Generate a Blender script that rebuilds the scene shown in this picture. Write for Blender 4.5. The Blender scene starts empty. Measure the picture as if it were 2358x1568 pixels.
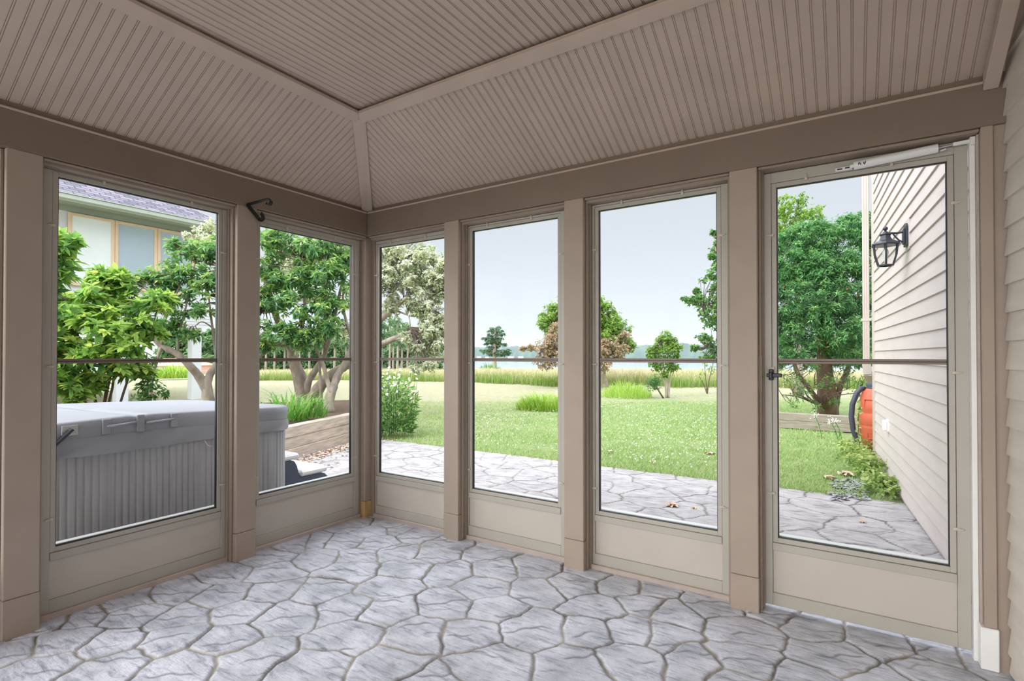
import bpy, bmesh, math, random
import numpy as np
from mathutils import Vector, Matrix

S = bpy.context.scene
COL = S.collection

# ------------------------------------------------------------------ camera
FOC, PCY = 1211.135, 806.37                       # focal length and principal row in a 2358 x 1568 frame
CAM = np.array([3.0, -2.68, 1.2])
_yaw, _pit = math.radians(32.80736), math.radians(0.57279)
_f = np.array([-math.sin(_yaw), math.cos(_yaw), 0.0])
RT = np.array([math.cos(_yaw), math.sin(_yaw), 0.0])
UP0 = np.array([0, 0, 1.0])
FW = _f * math.cos(_pit) + UP0 * math.sin(_pit)
UPV = UP0 * math.cos(_pit) - _f * math.sin(_pit)
cd = bpy.data.cameras.new('camera')
cam = bpy.data.objects.new('camera', cd)
COL.objects.link(cam)
cd.sensor_width = 36.0
cd.lens = FOC / 2358 * 36.0
cd.shift_y = (PCY - 784.0) / 2358
cd.clip_start, cd.clip_end = 0.02, 4000
mw = Matrix.Identity(4)
for i in range(3):
    mw[i][0], mw[i][1], mw[i][2], mw[i][3] = RT[i], UPV[i], -FW[i], CAM[i]
cam.matrix_world = mw
S.camera = cam


def at(px, py, d):
    """world point seen at a photo pixel, d metres in front of the camera"""
    p = CAM + d * (FW + RT * (px - 1179) / FOC - UPV * (py - PCY) / FOC)
    return np.array(p)


def ground(px, d, z=0.0):
    p = at(px, PCY, d)
    p[2] = z
    return p


# ------------------------------------------------------------------ view, sky, added glow
S.view_settings.view_transform = 'Standard'
S.view_settings.look = 'None'
S.view_settings.exposure = 0.18
S.view_settings.gamma = 1.0
S.view_settings.use_curve_mapping = False
S.render.film_transparent = False

W = bpy.data.worlds.new('overcast_sky')
S.world = W
W.use_nodes = True
nt = W.node_tree
nt.nodes.clear()
N = nt.nodes.new
L = nt.links.new
tc = N('ShaderNodeTexCoord')
sep = N('ShaderNodeSeparateXYZ')
L(tc.outputs['Generated'], sep.inputs[0])
ramp = N('ShaderNodeValToRGB')
L(sep.outputs['Z'], ramp.inputs[0])
el = ramp.color_ramp.elements
el[0].position, el[0].color = 0.0, (0.80, 0.85, 0.94, 1)
el[1].position, el[1].color = 0.335, (0.66, 0.69, 0.755, 1)
for p, c in ((0.10, (0.77, 0.81, 0.89, 1)), (0.22, (0.69, 0.73, 0.80, 1)), (0.46, (2.3, 2.38, 2.6, 1)), (1.0, (2.7, 2.8, 3.1, 1))):
    e = el.new(p)
    e.color = c
fill_glow = N('ShaderNodeVectorMath')
fill_glow.operation = 'DOT_PRODUCT'
gd = Vector((-0.45, -0.85, 0.24)).normalized()  # added sky glow behind the viewer, brightens the porch interior
fill_glow.inputs[1].default_value = gd
L(tc.outputs['Generated'], fill_glow.inputs[0])
mx = N('ShaderNodeMath'); mx.operation = 'MAXIMUM'; mx.inputs[1].default_value = 0.0
L(fill_glow.outputs['Value'], mx.inputs[0])
pw = N('ShaderNodeMath'); pw.operation = 'POWER'; pw.inputs[1].default_value = 3.0
L(mx.outputs[0], pw.inputs[0])
ml = N('ShaderNodeMath'); ml.operation = 'MULTIPLY'; ml.inputs[1].default_value = 6.0
L(pw.outputs[0], ml.inputs[0])
cm = N('ShaderNodeMix'); cm.data_type = 'RGBA'; cm.blend_type = 'ADD'
cm.inputs[0].default_value = 1.0
gc = N('ShaderNodeMix'); gc.data_type = 'RGBA'; gc.blend_type = 'MULTIPLY'
gc.inputs[0].default_value = 1.0
L(ml.outputs[0], gc.inputs[6])
gc.inputs[7].default_value = (1.0, 0.97, 0.93, 1)
L(ramp.outputs[0], cm.inputs[6])
L(gc.outputs[2], cm.inputs[7])
bg = N('ShaderNodeBackground')
L(cm.outputs[2], bg.inputs['Color'])
bg.inputs['Strength'].default_value = 1.0
wo = N('ShaderNodeOutputWorld')
L(bg.outputs[0], wo.inputs['Surface'])
if hasattr(S, 'cycles'):
    S.cycles.max_bounces = 10
    S.cycles.diffuse_bounces = 5
    S.cycles.transparent_max_bounces = 16


# ------------------------------------------------------------------ materials
def srgb(r, g, b):
    return tuple(((c / 255) / 12.92 if c <= 10 else ((c / 255 + 0.055) / 1.055) ** 2.4) for c in (r, g, b)) + (1,)


def new_mat(name):
    m = bpy.data.materials.new(name)
    m.use_nodes = True
    t = m.node_tree
    return m, t, t.nodes['Principled BSDF'], t.nodes['Material Output']


def paint(name, col, rough=0.55, var=0.08, scale=6.0, bump=0.0, bscale=200.0, spec=0.5, stretch=(1, 1, 1), metal=0.0):
    """a plain surface with a little irregular wear in its colour"""
    m, t, b, o = new_mat(name)
    tc = t.nodes.new('ShaderNodeTexCoord')
    mp = t.nodes.new('ShaderNodeMapping')
    mp.inputs['Scale'].default_value = stretch
    t.links.new(tc.outputs['Object'], mp.inputs[0])
    n = t.nodes.new('ShaderNodeTexNoise')
    n.inputs['Scale'].default_value = scale
    n.inputs['Detail'].default_value = 6
    t.links.new(mp.outputs[0], n.inputs['Vector'])
    r = t.nodes.new('ShaderNodeValToRGB')
    c = np.array(col[:3])
    r.color_ramp.elements[0].color = tuple(c * (1 - var)) + (1,)
    r.color_ramp.elements[1].color = tuple(np.minimum(c * (1 + var), 1)) + (1,)
    r.color_ramp.elements[0].position, r.color_ramp.elements[1].position = 0.3, 0.7
    t.links.new(n.outputs[0], r.inputs[0])
    t.links.new(r.outputs[0], b.inputs['Base Color'])
    b.inputs['Roughness'].default_value = rough
    b.inputs['Specular IOR Level'].default_value = spec
    b.inputs['Metallic'].default_value = metal
    if bump:
        n2 = t.nodes.new('ShaderNodeTexNoise')
        n2.inputs['Scale'].default_value = bscale
        n2.inputs['Detail'].default_value = 4
        t.links.new(mp.outputs[0], n2.inputs['Vector'])
        bp = t.nodes.new('ShaderNodeBump')
        bp.inputs['Strength'].default_value = bump
        bp.inputs['Distance'].default_value = 0.004
        t.links.new(n2.outputs[0], bp.inputs['Height'])
        t.links.new(bp.outputs[0], b.inputs['Normal'])
    return m


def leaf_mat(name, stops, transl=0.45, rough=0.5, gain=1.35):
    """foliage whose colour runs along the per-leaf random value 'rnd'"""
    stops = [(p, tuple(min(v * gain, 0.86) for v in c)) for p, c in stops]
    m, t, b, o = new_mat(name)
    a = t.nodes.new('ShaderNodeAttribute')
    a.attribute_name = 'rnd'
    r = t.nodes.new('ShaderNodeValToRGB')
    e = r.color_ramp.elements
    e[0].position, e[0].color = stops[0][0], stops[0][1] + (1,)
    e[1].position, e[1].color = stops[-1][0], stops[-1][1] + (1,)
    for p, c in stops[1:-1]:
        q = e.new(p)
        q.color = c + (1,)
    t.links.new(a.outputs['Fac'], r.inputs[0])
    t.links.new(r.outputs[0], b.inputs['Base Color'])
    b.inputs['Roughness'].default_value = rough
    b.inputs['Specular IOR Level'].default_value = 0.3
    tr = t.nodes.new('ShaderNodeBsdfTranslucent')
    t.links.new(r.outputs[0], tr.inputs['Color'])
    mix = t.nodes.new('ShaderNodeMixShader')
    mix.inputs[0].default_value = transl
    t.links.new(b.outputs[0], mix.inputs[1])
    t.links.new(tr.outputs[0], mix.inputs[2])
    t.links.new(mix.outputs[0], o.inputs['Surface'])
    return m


def glass_mat(name, tint=(0.97, 0.985, 0.98), refl=0.06):
    m, t, b, o = new_mat(name)
    t.nodes.remove(b)
    tr = t.nodes.new('ShaderNodeBsdfTransparent')
    tr.inputs[0].default_value = tint + (1,)
    gl = t.nodes.new('ShaderNodeBsdfGlossy')
    gl.inputs['Roughness'].default_value = 0.02
    lw = t.nodes.new('ShaderNodeFresnel')
    lw.inputs['IOR'].default_value = 1.07
    mix = t.nodes.new('ShaderNodeMixShader')
    t.links.new(lw.outputs[0], mix.inputs[0])
    t.links.new(tr.outputs[0], mix.inputs[1])
    t.links.new(gl.outputs[0], mix.inputs[2])
    t.links.new(mix.outputs[0], o.inputs['Surface'])
    return m


def stone_mat(name, light, dark, joint, wet=0.55):
    """stamped concrete: colour mottling on the stones, tan joints from the 'joint' attribute, dark cleft lines from 'cleft'"""
    m, t, b, o = new_mat(name)
    nd, lk = t.nodes.new, t.links.new
    tc = nd('ShaderNodeTexCoord')
    n1 = nd('ShaderNodeTexNoise'); n1.inputs['Scale'].default_value = 5.0; n1.inputs['Detail'].default_value = 8; n1.inputs['Roughness'].default_value = 0.65
    lk(tc.outputs['Object'], n1.inputs['Vector'])
    r1 = nd('ShaderNodeValToRGB')
    r1.color_ramp.elements[0].position, r1.color_ramp.elements[0].color = 0.30, dark + (1,)
    r1.color_ramp.elements[1].position, r1.color_ramp.elements[1].color = 0.62, light + (1,)
    lk(n1.outputs[0], r1.inputs[0])
    mp = nd('ShaderNodeMapping')
    mp.inputs['Rotation'].default_value = (0, 0, math.radians(-30))
    mp.inputs['Scale'].default_value = (3.0, 16.0, 3.0)
    lk(tc.outputs['Object'], mp.inputs[0])
    n2 = nd('ShaderNodeTexNoise'); n2.inputs['Scale'].default_value = 2.2; n2.inputs['Detail'].default_value = 9; n2.inputs['Roughness'].default_value = 0.7; n2.inputs['Distortion'].default_value = 0.6
    lk(mp.outputs[0], n2.inputs['Vector'])
    r2 = nd('ShaderNodeValToRGB')
    r2.color_ramp.elements[0].position, r2.color_ramp.elements[0].color = 0.50, (1, 1, 1, 1)
    r2.color_ramp.elements[1].position, r2.color_ramp.elements[1].color = 0.70, (0.30, 0.32, 0.37, 1)
    lk(n2.outputs[0], r2.inputs[0])
    mu = nd('ShaderNodeMix'); mu.data_type = 'RGBA'; mu.blend_type = 'MULTIPLY'; mu.inputs[0].default_value = 0.9
    lk(r1.outputs[0], mu.inputs[6]); lk(r2.outputs[0], mu.inputs[7])
    ac = nd('ShaderNodeAttribute'); ac.attribute_name = 'cleft'
    mc = nd('ShaderNodeMix'); mc.data_type = 'RGBA'
    lk(ac.outputs['Fac'], mc.inputs[0]); lk(mu.outputs[2], mc.inputs[6]); mc.inputs[7].default_value = tuple(0.35 * np.array(dark)) + (1,)
    aj = nd('ShaderNodeAttribute'); aj.attribute_name = 'joint'
    nj = nd('ShaderNodeTexNoise'); nj.inputs['Scale'].default_value = 4.0; nj.inputs['Detail'].default_value = 4
    lk(tc.outputs['Object'], nj.inputs['Vector'])
    rj = nd('ShaderNodeValToRGB')
    rj.color_ramp.elements[0].position, rj.color_ramp.elements[0].color = 0.40, tuple(0.38 * np.array(joint)) + (1,)
    rj.color_ramp.elements[1].position, rj.color_ramp.elements[1].color = 0.62, joint + (1,)
    lk(nj.outputs[0], rj.inputs[0])
    mj = nd('ShaderNodeMix'); mj.data_type = 'RGBA'
    lk(aj.outputs['Fac'], mj.inputs[0]); lk(mc.outputs[2], mj.inputs[6]); lk(rj.outputs[0], mj.inputs[7])
    lk(mj.outputs[2], b.inputs['Base Color'])
    b.inputs['Roughness'].default_value = wet
    n3 = nd('ShaderNodeTexNoise'); n3.inputs['Scale'].default_value = 70.0; n3.inputs['Detail'].default_value = 8
    lk(tc.outputs['Object'], n3.inputs['Vector'])
    ad = nd('ShaderNodeMath'); ad.operation = 'MULTIPLY_ADD'; ad.inputs[1].default_value = -1.6
    lk(n2.outputs[0], ad.inputs[0]); lk(n3.outputs[0], ad.inputs[2])
    bp = nd('ShaderNodeBump'); bp.inputs['Strength'].default_value = 0.45; bp.inputs['Distance'].default_value = 0.006
    lk(ad.outputs[0], bp.inputs['Height']); lk(bp.outputs[0], b.inputs['Normal'])
    return m


M = {}
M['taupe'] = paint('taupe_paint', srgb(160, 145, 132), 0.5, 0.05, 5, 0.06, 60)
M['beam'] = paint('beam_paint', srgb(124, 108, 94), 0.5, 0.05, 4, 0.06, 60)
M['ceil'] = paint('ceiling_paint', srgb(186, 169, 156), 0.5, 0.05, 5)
M['stop'] = paint('stop_paint', srgb(146, 130, 116), 0.5, 0.06, 6)
M['raw'] = paint('bare_wood', srgb(196, 160, 108), 0.7, 0.2, 8, 0.2, 80, stretch=(6, 6, 1))
M['pine_sill'] = paint('sill_paint', srgb(178, 163, 154), 0.5, 0.08, 9)
M['alu'] = paint('greige_aluminium', srgb(174, 169, 159), 0.38, 0.04, 5)
M['kick'] = paint('greige_panel', srgb(188, 180, 170), 0.45, 0.03, 5, 0.08, 260)
M['gasket'] = paint('black_gasket', srgb(30, 30, 32), 0.5, 0.1)
M['bronze'] = paint('bronze_rail', srgb(118, 104, 92), 0.4, 0.06, 8)
M['dark'] = paint('dark_rail', srgb(46, 40, 36), 0.45, 0.06, 8)
M['clip'] = paint('clip_plastic', srgb(196, 186, 172), 0.4, 0.1, 40)
M['white'] = paint('white_vinyl', srgb(232, 232, 230), 0.35, 0.03, 6)
M['white_metal'] = paint('white_enamel', srgb(228, 228, 228), 0.3, 0.03, 10)
M['black'] = paint('black_iron', srgb(24, 24, 26), 0.4, 0.1, 20)
M['glass'] = glass_mat('window_glass')
M['siding_in'] = paint('porch_siding', srgb(206, 197, 186), 0.5, 0.06, 3, 0.12, 30, stretch=(1, 1, 6))
M['siding'] = paint('house_siding', srgb(196, 184, 181), 0.55, 0.05, 3, 0.14, 30, stretch=(1, 1, 6))
M['trimout'] = paint('house_trim', srgb(184, 172, 165), 0.5, 0.05, 5)
M['foundation'] = paint('foundation', srgb(170, 165, 160), 0.9, 0.15, 8, 0.3, 60)
M['floor'] = stone_mat('stamped_concrete', (0.69, 0.70, 0.78), (0.36, 0.38, 0.43), (0.40, 0.36, 0.30), 0.5)
M['patio'] = stone_mat('patio_concrete', (0.47, 0.44, 0.44), (0.31, 0.288, 0.288), (0.17, 0.15, 0.14), 0.75)
M['lantern'] = paint('dark_bronze', srgb(40, 44, 54), 0.35, 0.15, 20)
M['lamp_glass'] = glass_mat('lantern_glass', (0.93, 0.93, 0.92))
M['orange'] = paint('orange_plastic', srgb(186, 90, 64), 0.5, 0.08, 6)
M['slate'] = paint('slate_plastic', srgb(72, 82, 100), 0.5, 0.08, 8)
M['hose'] = paint('grey_hose', srgb(58, 62, 76), 0.5, 0.08, 10)
M['timber'] = paint('weathered_timber', srgb(190, 175, 160), 0.85, 0.25, 4, 0.35, 40, stretch=(2, 1, 9))
M['timber_grey'] = paint('grey_timber', srgb(146, 136, 124), 0.85, 0.22, 5, 0.35, 40, stretch=(1, 8, 8))
M['soil'] = paint('mulch', srgb(92, 72, 56), 1.0, 0.3, 30, 0.5, 90)
M['vinyl'] = paint('tub_cover_vinyl', srgb(150, 150, 159), 0.42, 0.04, 6, 0.1, 150)
M['cabinet'] = paint('tub_cabinet', srgb(172, 170, 176), 0.6, 0.09, 10, 0.15, 80, stretch=(3, 3, 0.4))
M['steel'] = paint('brushed_steel', srgb(190, 190, 192), 0.3, 0.05, 20, metal=0.8)
M['charcoal'] = paint('charcoal_bar', srgb(52, 56, 64), 0.4, 0.08, 20)
M['tread'] = paint('pale_tread', srgb(232, 232, 230), 0.5, 0.04, 8)
M['bark'] = paint('grey_bark', srgb(150, 138, 126), 0.95, 0.3, 14, 0.6, 40, stretch=(1, 1, 0.5))
M['twig'] = paint('dark_twig', srgb(96, 82, 70), 0.9, 0.25, 10)
M['pale_bark'] = paint('pale_bark', srgb(176, 164, 150), 0.95, 0.2, 8, 0.4, 30)
M['cedar_bark'] = paint('cedar_bark', srgb(112, 88, 74), 0.95, 0.3, 10, 0.6, 30, stretch=(1, 1, 0.3))
M['house_grey'] = paint('pale_grey_siding', srgb(214, 216, 220), 0.6, 0.05, 2)
M['soffit'] = paint('sage_soffit', srgb(150, 160, 150), 0.6, 0.05, 3)
M['gutter'] = paint('sage_gutter', srgb(186, 194, 186), 0.45, 0.05, 3)
M['tanframe'] = paint('tan_window_frame', srgb(222, 194, 164), 0.5, 0.05, 6)
M['shade'] = paint('pale_window_shade', srgb(226, 232, 232), 0.25, 0.03, 2, spec=0.8)
M['shade_blue'] = paint('blue_grey_window', srgb(168, 184, 196), 0.15, 0.05, 1.2, spec=0.9)
M['roof'] = paint('grey_shingle', srgb(126, 122, 132), 0.9, 0.2, 30)
def shingle(name, c1, c2):
    m, t, b, o = new_mat(name)
    tc = t.nodes.new('ShaderNodeTexCoord')
    mp = t.nodes.new('ShaderNodeMapping')
    mp.inputs['Rotation'].default_value = (0, 0, math.pi / 2)
    t.links.new(tc.outputs['Object'], mp.inputs[0])
    br = t.nodes.new('ShaderNodeTexBrick')
    br.inputs['Scale'].default_value = 1.0
    br.inputs['Brick Width'].default_value = 0.30
    br.inputs['Row Height'].default_value = 0.13
    br.inputs['Mortar Size'].default_value = 0.012
    br.inputs['Color1'].default_value, br.inputs['Color2'].default_value = c1, c2
    br.inputs['Mortar'].default_value = tuple(0.4 * v for v in c2[:3]) + (1,)
    t.links.new(mp.outputs[0], br.inputs['Vector'])
    t.links.new(br.outputs[0], b.inputs['Base Color'])
    b.inputs['Roughness'].default_value = 0.95
    return m


M['shingle'] = shingle('grey_shingles', srgb(140, 134, 146), srgb(104, 100, 112))
M['pink'] = paint('pink_stucco', srgb(216, 180, 160), 0.8, 0.06, 2)
M['pinkroof'] = paint('terracotta_roof', srgb(212, 170, 148), 0.8, 0.08, 3)
M['paleglass'] = paint('far_window', srgb(150, 160, 170), 0.2, 0.05, 2)
M['dryleaf'] = paint('dry_leaf', srgb(214, 188, 168), 0.8, 0.2, 30)
M['petal'] = paint('white_petal', srgb(244, 244, 238), 0.6, 0.02, 5)
M['eye'] = paint('daisy_eye', srgb(214, 176, 60), 0.7, 0.1)
M['slatechip'] = paint('slate_chip', srgb(150, 150, 156), 0.8, 0.25, 20)
M['lake'] = paint('lake_water', srgb(150, 164, 176), 0.12, 0.05, 0.02)


# ------------------------------------------------------------------ mesh helpers
class MB:
    def __init__(s):
        s.v, s.f = [], []

    def add(s, vs, fs):
        o = len(s.v)
        s.v += [tuple(map(float, p)) for p in vs]
        s.f += [tuple(i + o for i in f) for f in fs]
        return s

    def box(s, a, b, T=None):
        x0, y0, z0 = a
        x1, y1, z1 = b
        vs = [(x, y, z) for z in (z0, z1) for x, y in ((x0, y0), (x1, y0), (x1, y1), (x0, y1))]
        if T:
            vs = [T(*p) for p in vs]
        return s.add(vs, [(0, 3, 2, 1), (4, 5, 6, 7), (0, 1, 5, 4), (1, 2, 6, 5), (2, 3, 7, 6), (3, 0, 4, 7)])

    def hexa(s, vs):
        return s.add(vs, [(0, 3, 2, 1), (4, 5, 6, 7), (0, 1, 5, 4), (1, 2, 6, 5), (2, 3, 7, 6), (3, 0, 4, 7)])

    def bar(s, p, q, w, h, up=(0, 0, 1)):
        """rectangular bar from p to q, w across and h along up"""
        p, q = np.array(p, float), np.array(q, float)
        d = (q - p) / np.linalg.norm(q - p)
        x = np.cross(d, up)
        x = x / np.linalg.norm(x)
        y = np.cross(x, d)
        vs = [e + sx * x * w / 2 + sy * y * h / 2 for e in (p, q) for sx, sy in ((-1, -1), (1, -1), (1, 1), (-1, 1))]
        return s.hexa(vs)

    def tube(s, pts, rad, n=8, caps=True):
        pts = [np.array(p, float) for p in pts]
        if not hasattr(rad, '__len__'):
            rad = [rad] * len(pts)
        elif len(rad) == 2 and len(pts) != 2:
            rad = list(np.linspace(rad[0], rad[1], len(pts)))
        o = len(s.v)
        ref = None
        for i, p in enumerate(pts):
            d = pts[min(i + 1, len(pts) - 1)] - pts[max(i - 1, 0)]
            d = d / (np.linalg.norm(d) + 1e-9)
            if ref is None:
                ref = np.array([1.0, 0, 0]) if abs(d[0]) < 0.8 else np.array([0, 1.0, 0])
            x = ref - d * np.dot(ref, d)
            x = x / (np.linalg.norm(x) + 1e-9)
            y = np.cross(d, x)
            ref = x
            for k in range(n):
                a = 2 * math.pi * k / n
                s.v.append(tuple(p + rad[i] * (math.cos(a) * x + math.sin(a) * y)))
        for i in range(len(pts) - 1):
            for k in range(n):
                a, b = o + i * n + k, o + i * n + (k + 1) % n
                s.f.append((a, b, b + n, a + n))
        if caps:
            s.f.append(tuple(o + k for k in range(n - 1, -1, -1)))
            e = o + (len(pts) - 1) * n
            s.f.append(tuple(e + k for k in range(n)))
        return s

    def lathe(s, prof, c, n=24, phase=0.0):
        o = len(s.v)
        for r, z in prof:
            for k in range(n):
                a = 2 * math.pi * k / n + phase
                s.v.append((c[0] + r * math.cos(a), c[1] + r * math.sin(a), c[2] + z))
        for i in range(len(prof) - 1):
            for k in range(n):
                a, b = o + i * n + k, o + i * n + (k + 1) % n
                s.f.append((a, b, b + n, a + n))
        s.f.append(tuple(o + k for k in range(n - 1, -1, -1)))
        e = o + (len(prof) - 1) * n
        s.f.append(tuple(e + k for k in range(n)))
        return s

    def prism(s, poly, d):
        """closed polygon (3-D points) pushed along d"""
        n = len(poly)
        d = np.array(d, float)
        vs = [np.array(p, float) for p in poly] + [np.array(p, float) + d for p in poly]
        fs = [tuple(range(n - 1, -1, -1)), tuple(range(n, 2 * n))]
        fs += [(i, (i + 1) % n, n + (i + 1) % n, n + i) for i in range(n)]
        return s.add(vs, fs)

    def obj(s, name, mat, parent=None, smooth=False, bevel=0.0):
        me = bpy.data.meshes.new(name)
        me.from_pydata(s.v, [], s.f)
        bm = bmesh.new()
        bm.from_mesh(me)
        bmesh.ops.recalc_face_normals(bm, faces=bm.faces)
        bm.to_mesh(me)
        bm.free()
        me.materials.append(mat)
        o = bpy.data.objects.new(name, me)
        COL.objects.link(o)
        if smooth:
            me.polygons.foreach_set('use_smooth', [True] * len(me.polygons))
        if bevel:
            b = o.modifiers.new('edge', 'BEVEL')
            b.width, b.segments, b.limit_method = bevel, 1, 'ANGLE'
        if parent:
            place(o, parent)
        return o


def place(o, parent):
    o.parent = parent
    o.matrix_parent_inverse = Matrix.Translation(parent.location).inverted() if parent.location.length else Matrix.Identity(4)


def tag(o, label=None, cat=None, group=None, kind=None):
    if label: o['label'] = label
    if cat: o['category'] = cat
    if group: o['group'] = group
    if kind: o['kind'] = kind
    return o


def thing(name, loc, label, cat, group=None, kind=None):
    o = bpy.data.objects.new(name, None)
    o.location = [float(x) for x in loc]
    o.empty_display_size = 0.1
    COL.objects.link(o)
    return tag(o, label, cat, group, kind)


def npmesh(name, V, F, mat, parent=None, attrs=None, smooth=False):
    """mesh straight from arrays; F is (m,3) or (m,4)"""
    V = np.asarray(V, np.float32)
    F = np.asarray(F, np.int32)
    me = bpy.data.meshes.new(name)
    me.vertices.add(len(V))
    me.vertices.foreach_set('co', V.ravel())
    me.loops.add(F.size)
    me.loops.foreach_set('vertex_index', F.ravel())
    me.polygons.add(len(F))
    me.polygons.foreach_set('loop_start', np.arange(len(F), dtype=np.int32) * F.shape[1])
    if smooth:
        me.polygons.foreach_set('use_smooth', np.ones(len(F), bool))
    for k, a in (attrs or {}).items():
        at_ = me.attributes.new(k, 'FLOAT', 'POINT')
        at_.data.foreach_set('value', np.asarray(a, np.float32))
    me.update(calc_edges=True)
    me.materials.append(mat)
    o = bpy.data.objects.new(name, me)
    COL.objects.link(o)
    if parent:
        place(o, parent)
    return o


def unit(v):
    return v / (np.linalg.norm(v, axis=-1, keepdims=True) + 1e-9)

# ------------------------------------------------------------------ stamped stone floors
def stone_sheet(name, mat, x0, x1, y0, y1, step, seeds, z0, rs, jw, depth, clefts=1.0, seed=3):
    """height mesh of irregular stones round the given centres"""
    rng = np.random.default_rng(seed)
    nx, ny = int((x1 - x0) / step) + 1, int((y1 - y0) / step) + 1
    X, Y = np.meshgrid(np.linspace(x0, x1, nx), np.linspace(y0, y1, ny))

    def wob(sc, amp, ph):
        r = np.random.default_rng(ph)
        o = 0
        for k in range(5):
            a = r.uniform(0, 2 * math.pi)
            f = sc * r.uniform(0.6, 1.8)
            o = o + np.sin(f * (math.cos(a) * X + math.sin(a) * Y) + r.uniform(0, 6.28)) * amp / 2.2
        return o
    U = X + wob(22, 0.012, 11) + wob(60, 0.004, 12)
    V = Y + wob(22, 0.012, 21) + wob(60, 0.004, 22)
    P = np.asarray(seeds)
    pts = np.stack([U.ravel(), V.ravel()], 1)
    i1 = np.empty(len(pts), np.int32)
    de = np.empty(len(pts))
    for s in range(0, len(pts), 20000):
        q = pts[s:s + 20000]
        D = ((q[:, None, :] - P[None]) ** 2).sum(2)
        k = np.argpartition(D, 4, axis=1)[:, :4]
        dk = np.take_along_axis(D, k, 1)
        o = np.argsort(dk, 1)
        k = np.take_along_axis(k, o, 1)
        a = P[k[:, 0]]
        best = np.full(len(q), 9.0)
        for j in range(1, 4):
            b = P[k[:, j]]
            n = unit(b - a)
            best = np.minimum(best, (((a + b) / 2 - q) * n).sum(1))
        i1[s:s + 20000] = k[:, 0]
        de[s:s + 20000] = best
    de = de.reshape(X.shape)
    i1 = i1.reshape(X.shape)
    jwid = jw * (0.75 + 0.5 * (0.5 + wob(5, 0.5, 31)))
    t = np.clip((de - jwid) / (jw * 2.2), 0, 1)
    t = t * t * (3 - 2 * t)
    tilt = rng.normal(0, 0.012, (len(P), 2))
    off = rng.normal(0, 0.0012, len(P))
    Z = z0 - depth * (1 - t) + t * (off[i1] + tilt[i1, 0] * (X - P[i1, 0]) * 0.5 + tilt[i1, 1] * (Y - P[i1, 1]) * 0.5)
    # cleft ridges: short broken steps that run roughly one way across each stone
    ang = rs + rng.normal(0, 0.18, len(P))[i1]
    ca, sa = np.cos(ang), np.sin(ang)
    a = (X - P[i1, 0]) * ca + (Y - P[i1, 1]) * sa
    b = -(X - P[i1, 0]) * sa + (Y - P[i1, 1]) * ca
    ph = rng.uniform(0, 6.28, len(P))[i1]
    bb = b + 0.012 * np.sin(a * 26 + ph) + 0.006 * np.sin(a * 71 + ph * 3) + 0.15 * a * np.sin(ph * 5)
    pos = rng.uniform(-0.09, 0.09, len(P))[i1]
    use = (rng.random(len(P)) < 0.8)[i1]
    along = np.clip(1.15 - np.abs(a - rng.uniform(-0.06, 0.06, len(P))[i1]) / rng.uniform(0.05, 0.14, len(P))[i1], 0, 1)
    line = np.exp(-((bb - pos) / (0.0035 + step * 0.25)) ** 2) * np.clip(along * 3, 0, 1) * use * clefts
    pos2 = pos + rng.choice([-1, 1], len(P))[i1] * rng.uniform(0.05, 0.1, len(P))[i1]
    along2 = np.clip(1.0 - np.abs(a - rng.uniform(-0.1, 0.1, len(P))[i1]) / 0.07, 0, 1)
    line2 = np.exp(-((bb * 0.9 + 0.02 * np.sin(a * 13 + 2 * ph) - pos2) / (0.0025 + step * 0.25)) ** 2) * np.clip(along2 * 2, 0, 1) * 0.7 * clefts
    cle = np.clip(line + line2, 0, 1) * t
    Z += t * 0.0035 * (1 / (1 + np.exp(-(bb - pos) / 0.003)) - 0.5) * along * use - 0.003 * cle
    Z += t * (wob(9, 0.0012, 41) + wob(33, 0.0007, 42) + wob(90, 0.0004, 43))
    idx = np.arange(nx * ny).reshape(ny, nx)
    F = np.stack([idx[:-1, :-1], idx[:-1, 1:], idx[1:, 1:], idx[1:, :-1]], -1).reshape(-1, 4)
    Vx = np.stack([X.ravel(), Y.ravel(), Z.ravel()], 1)
    return npmesh(name, Vx, F, mat, None, {'joint': (1 - t).ravel() ** 1.2, 'cleft': cle.ravel() * 0.8}, True)


T2 = [(340, 80), (585, 65), (470, 125), (645, 112), (265, 195), (750, 150), (505, 200), (650, 265), (365, 287), (95, 312), (60, 200),
      (1000, 205), (900, 277), (1250, 278), (1330, 215), (300, 400), (720, 372), (985, 402), (1310, 380), (1600, 355), (560, 505),
      (1210, 505), (140, 515), (960, 610), (1300, 645), (1560, 530), (1840, 485), (2140, 490), (1950, 395), (260, 650), (590, 655),
      (1555, 785), (1990, 640), (2300, 620), (270, 850), (740, 830), (1150, 825), (1940, 805), (2260, 785), (560, 1020),
      (1240, 1015), (1830, 1035), (2200, 1000), (90, 1050), (870, 1190)]
T1 = [(85, 890), (390, 820), (330, 690), (900, 635), (790, 805), (1215, 655), (860, 545), (1230, 470), (1500, 495), (1560, 350),
      (1150, 785), (1610, 620), (1530, 795), (1860, 345), (1860, 468), (1930, 655), (240, 990), (750, 1000), (1200, 990), (1700, 925),
      (1810, 250), (2030, 150), (560, 650)]
T3 = [(360, 310), (770, 420), (570, 265), (285, 435), (1150, 388), (950, 315), (1290, 580), (1545, 480), (1890, 545), (795, 590),
      (500, 620), (1920, 670), (1110, 720), (730, 740), (1560, 730), (2120, 600), (300, 180)]
pix = [(700 + x / 2.9475, 1180 + y / 2.9475) for x, y in T2] + [(x / 2.9475, 1200 + y / 2.9475) for x, y in T1] + [(1400 + x / 2.4614, 1280 + y / 2.4614) for x, y in T3]
seeds = []
for px, py in pix:
    d = FW + RT * (px - 1179) / FOC - UPV * (py - PCY) / FOC
    p = CAM + d * (-CAM[2] / d[2])
    seeds.append(p[:2])
rg = np.random.default_rng(8)
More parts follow.
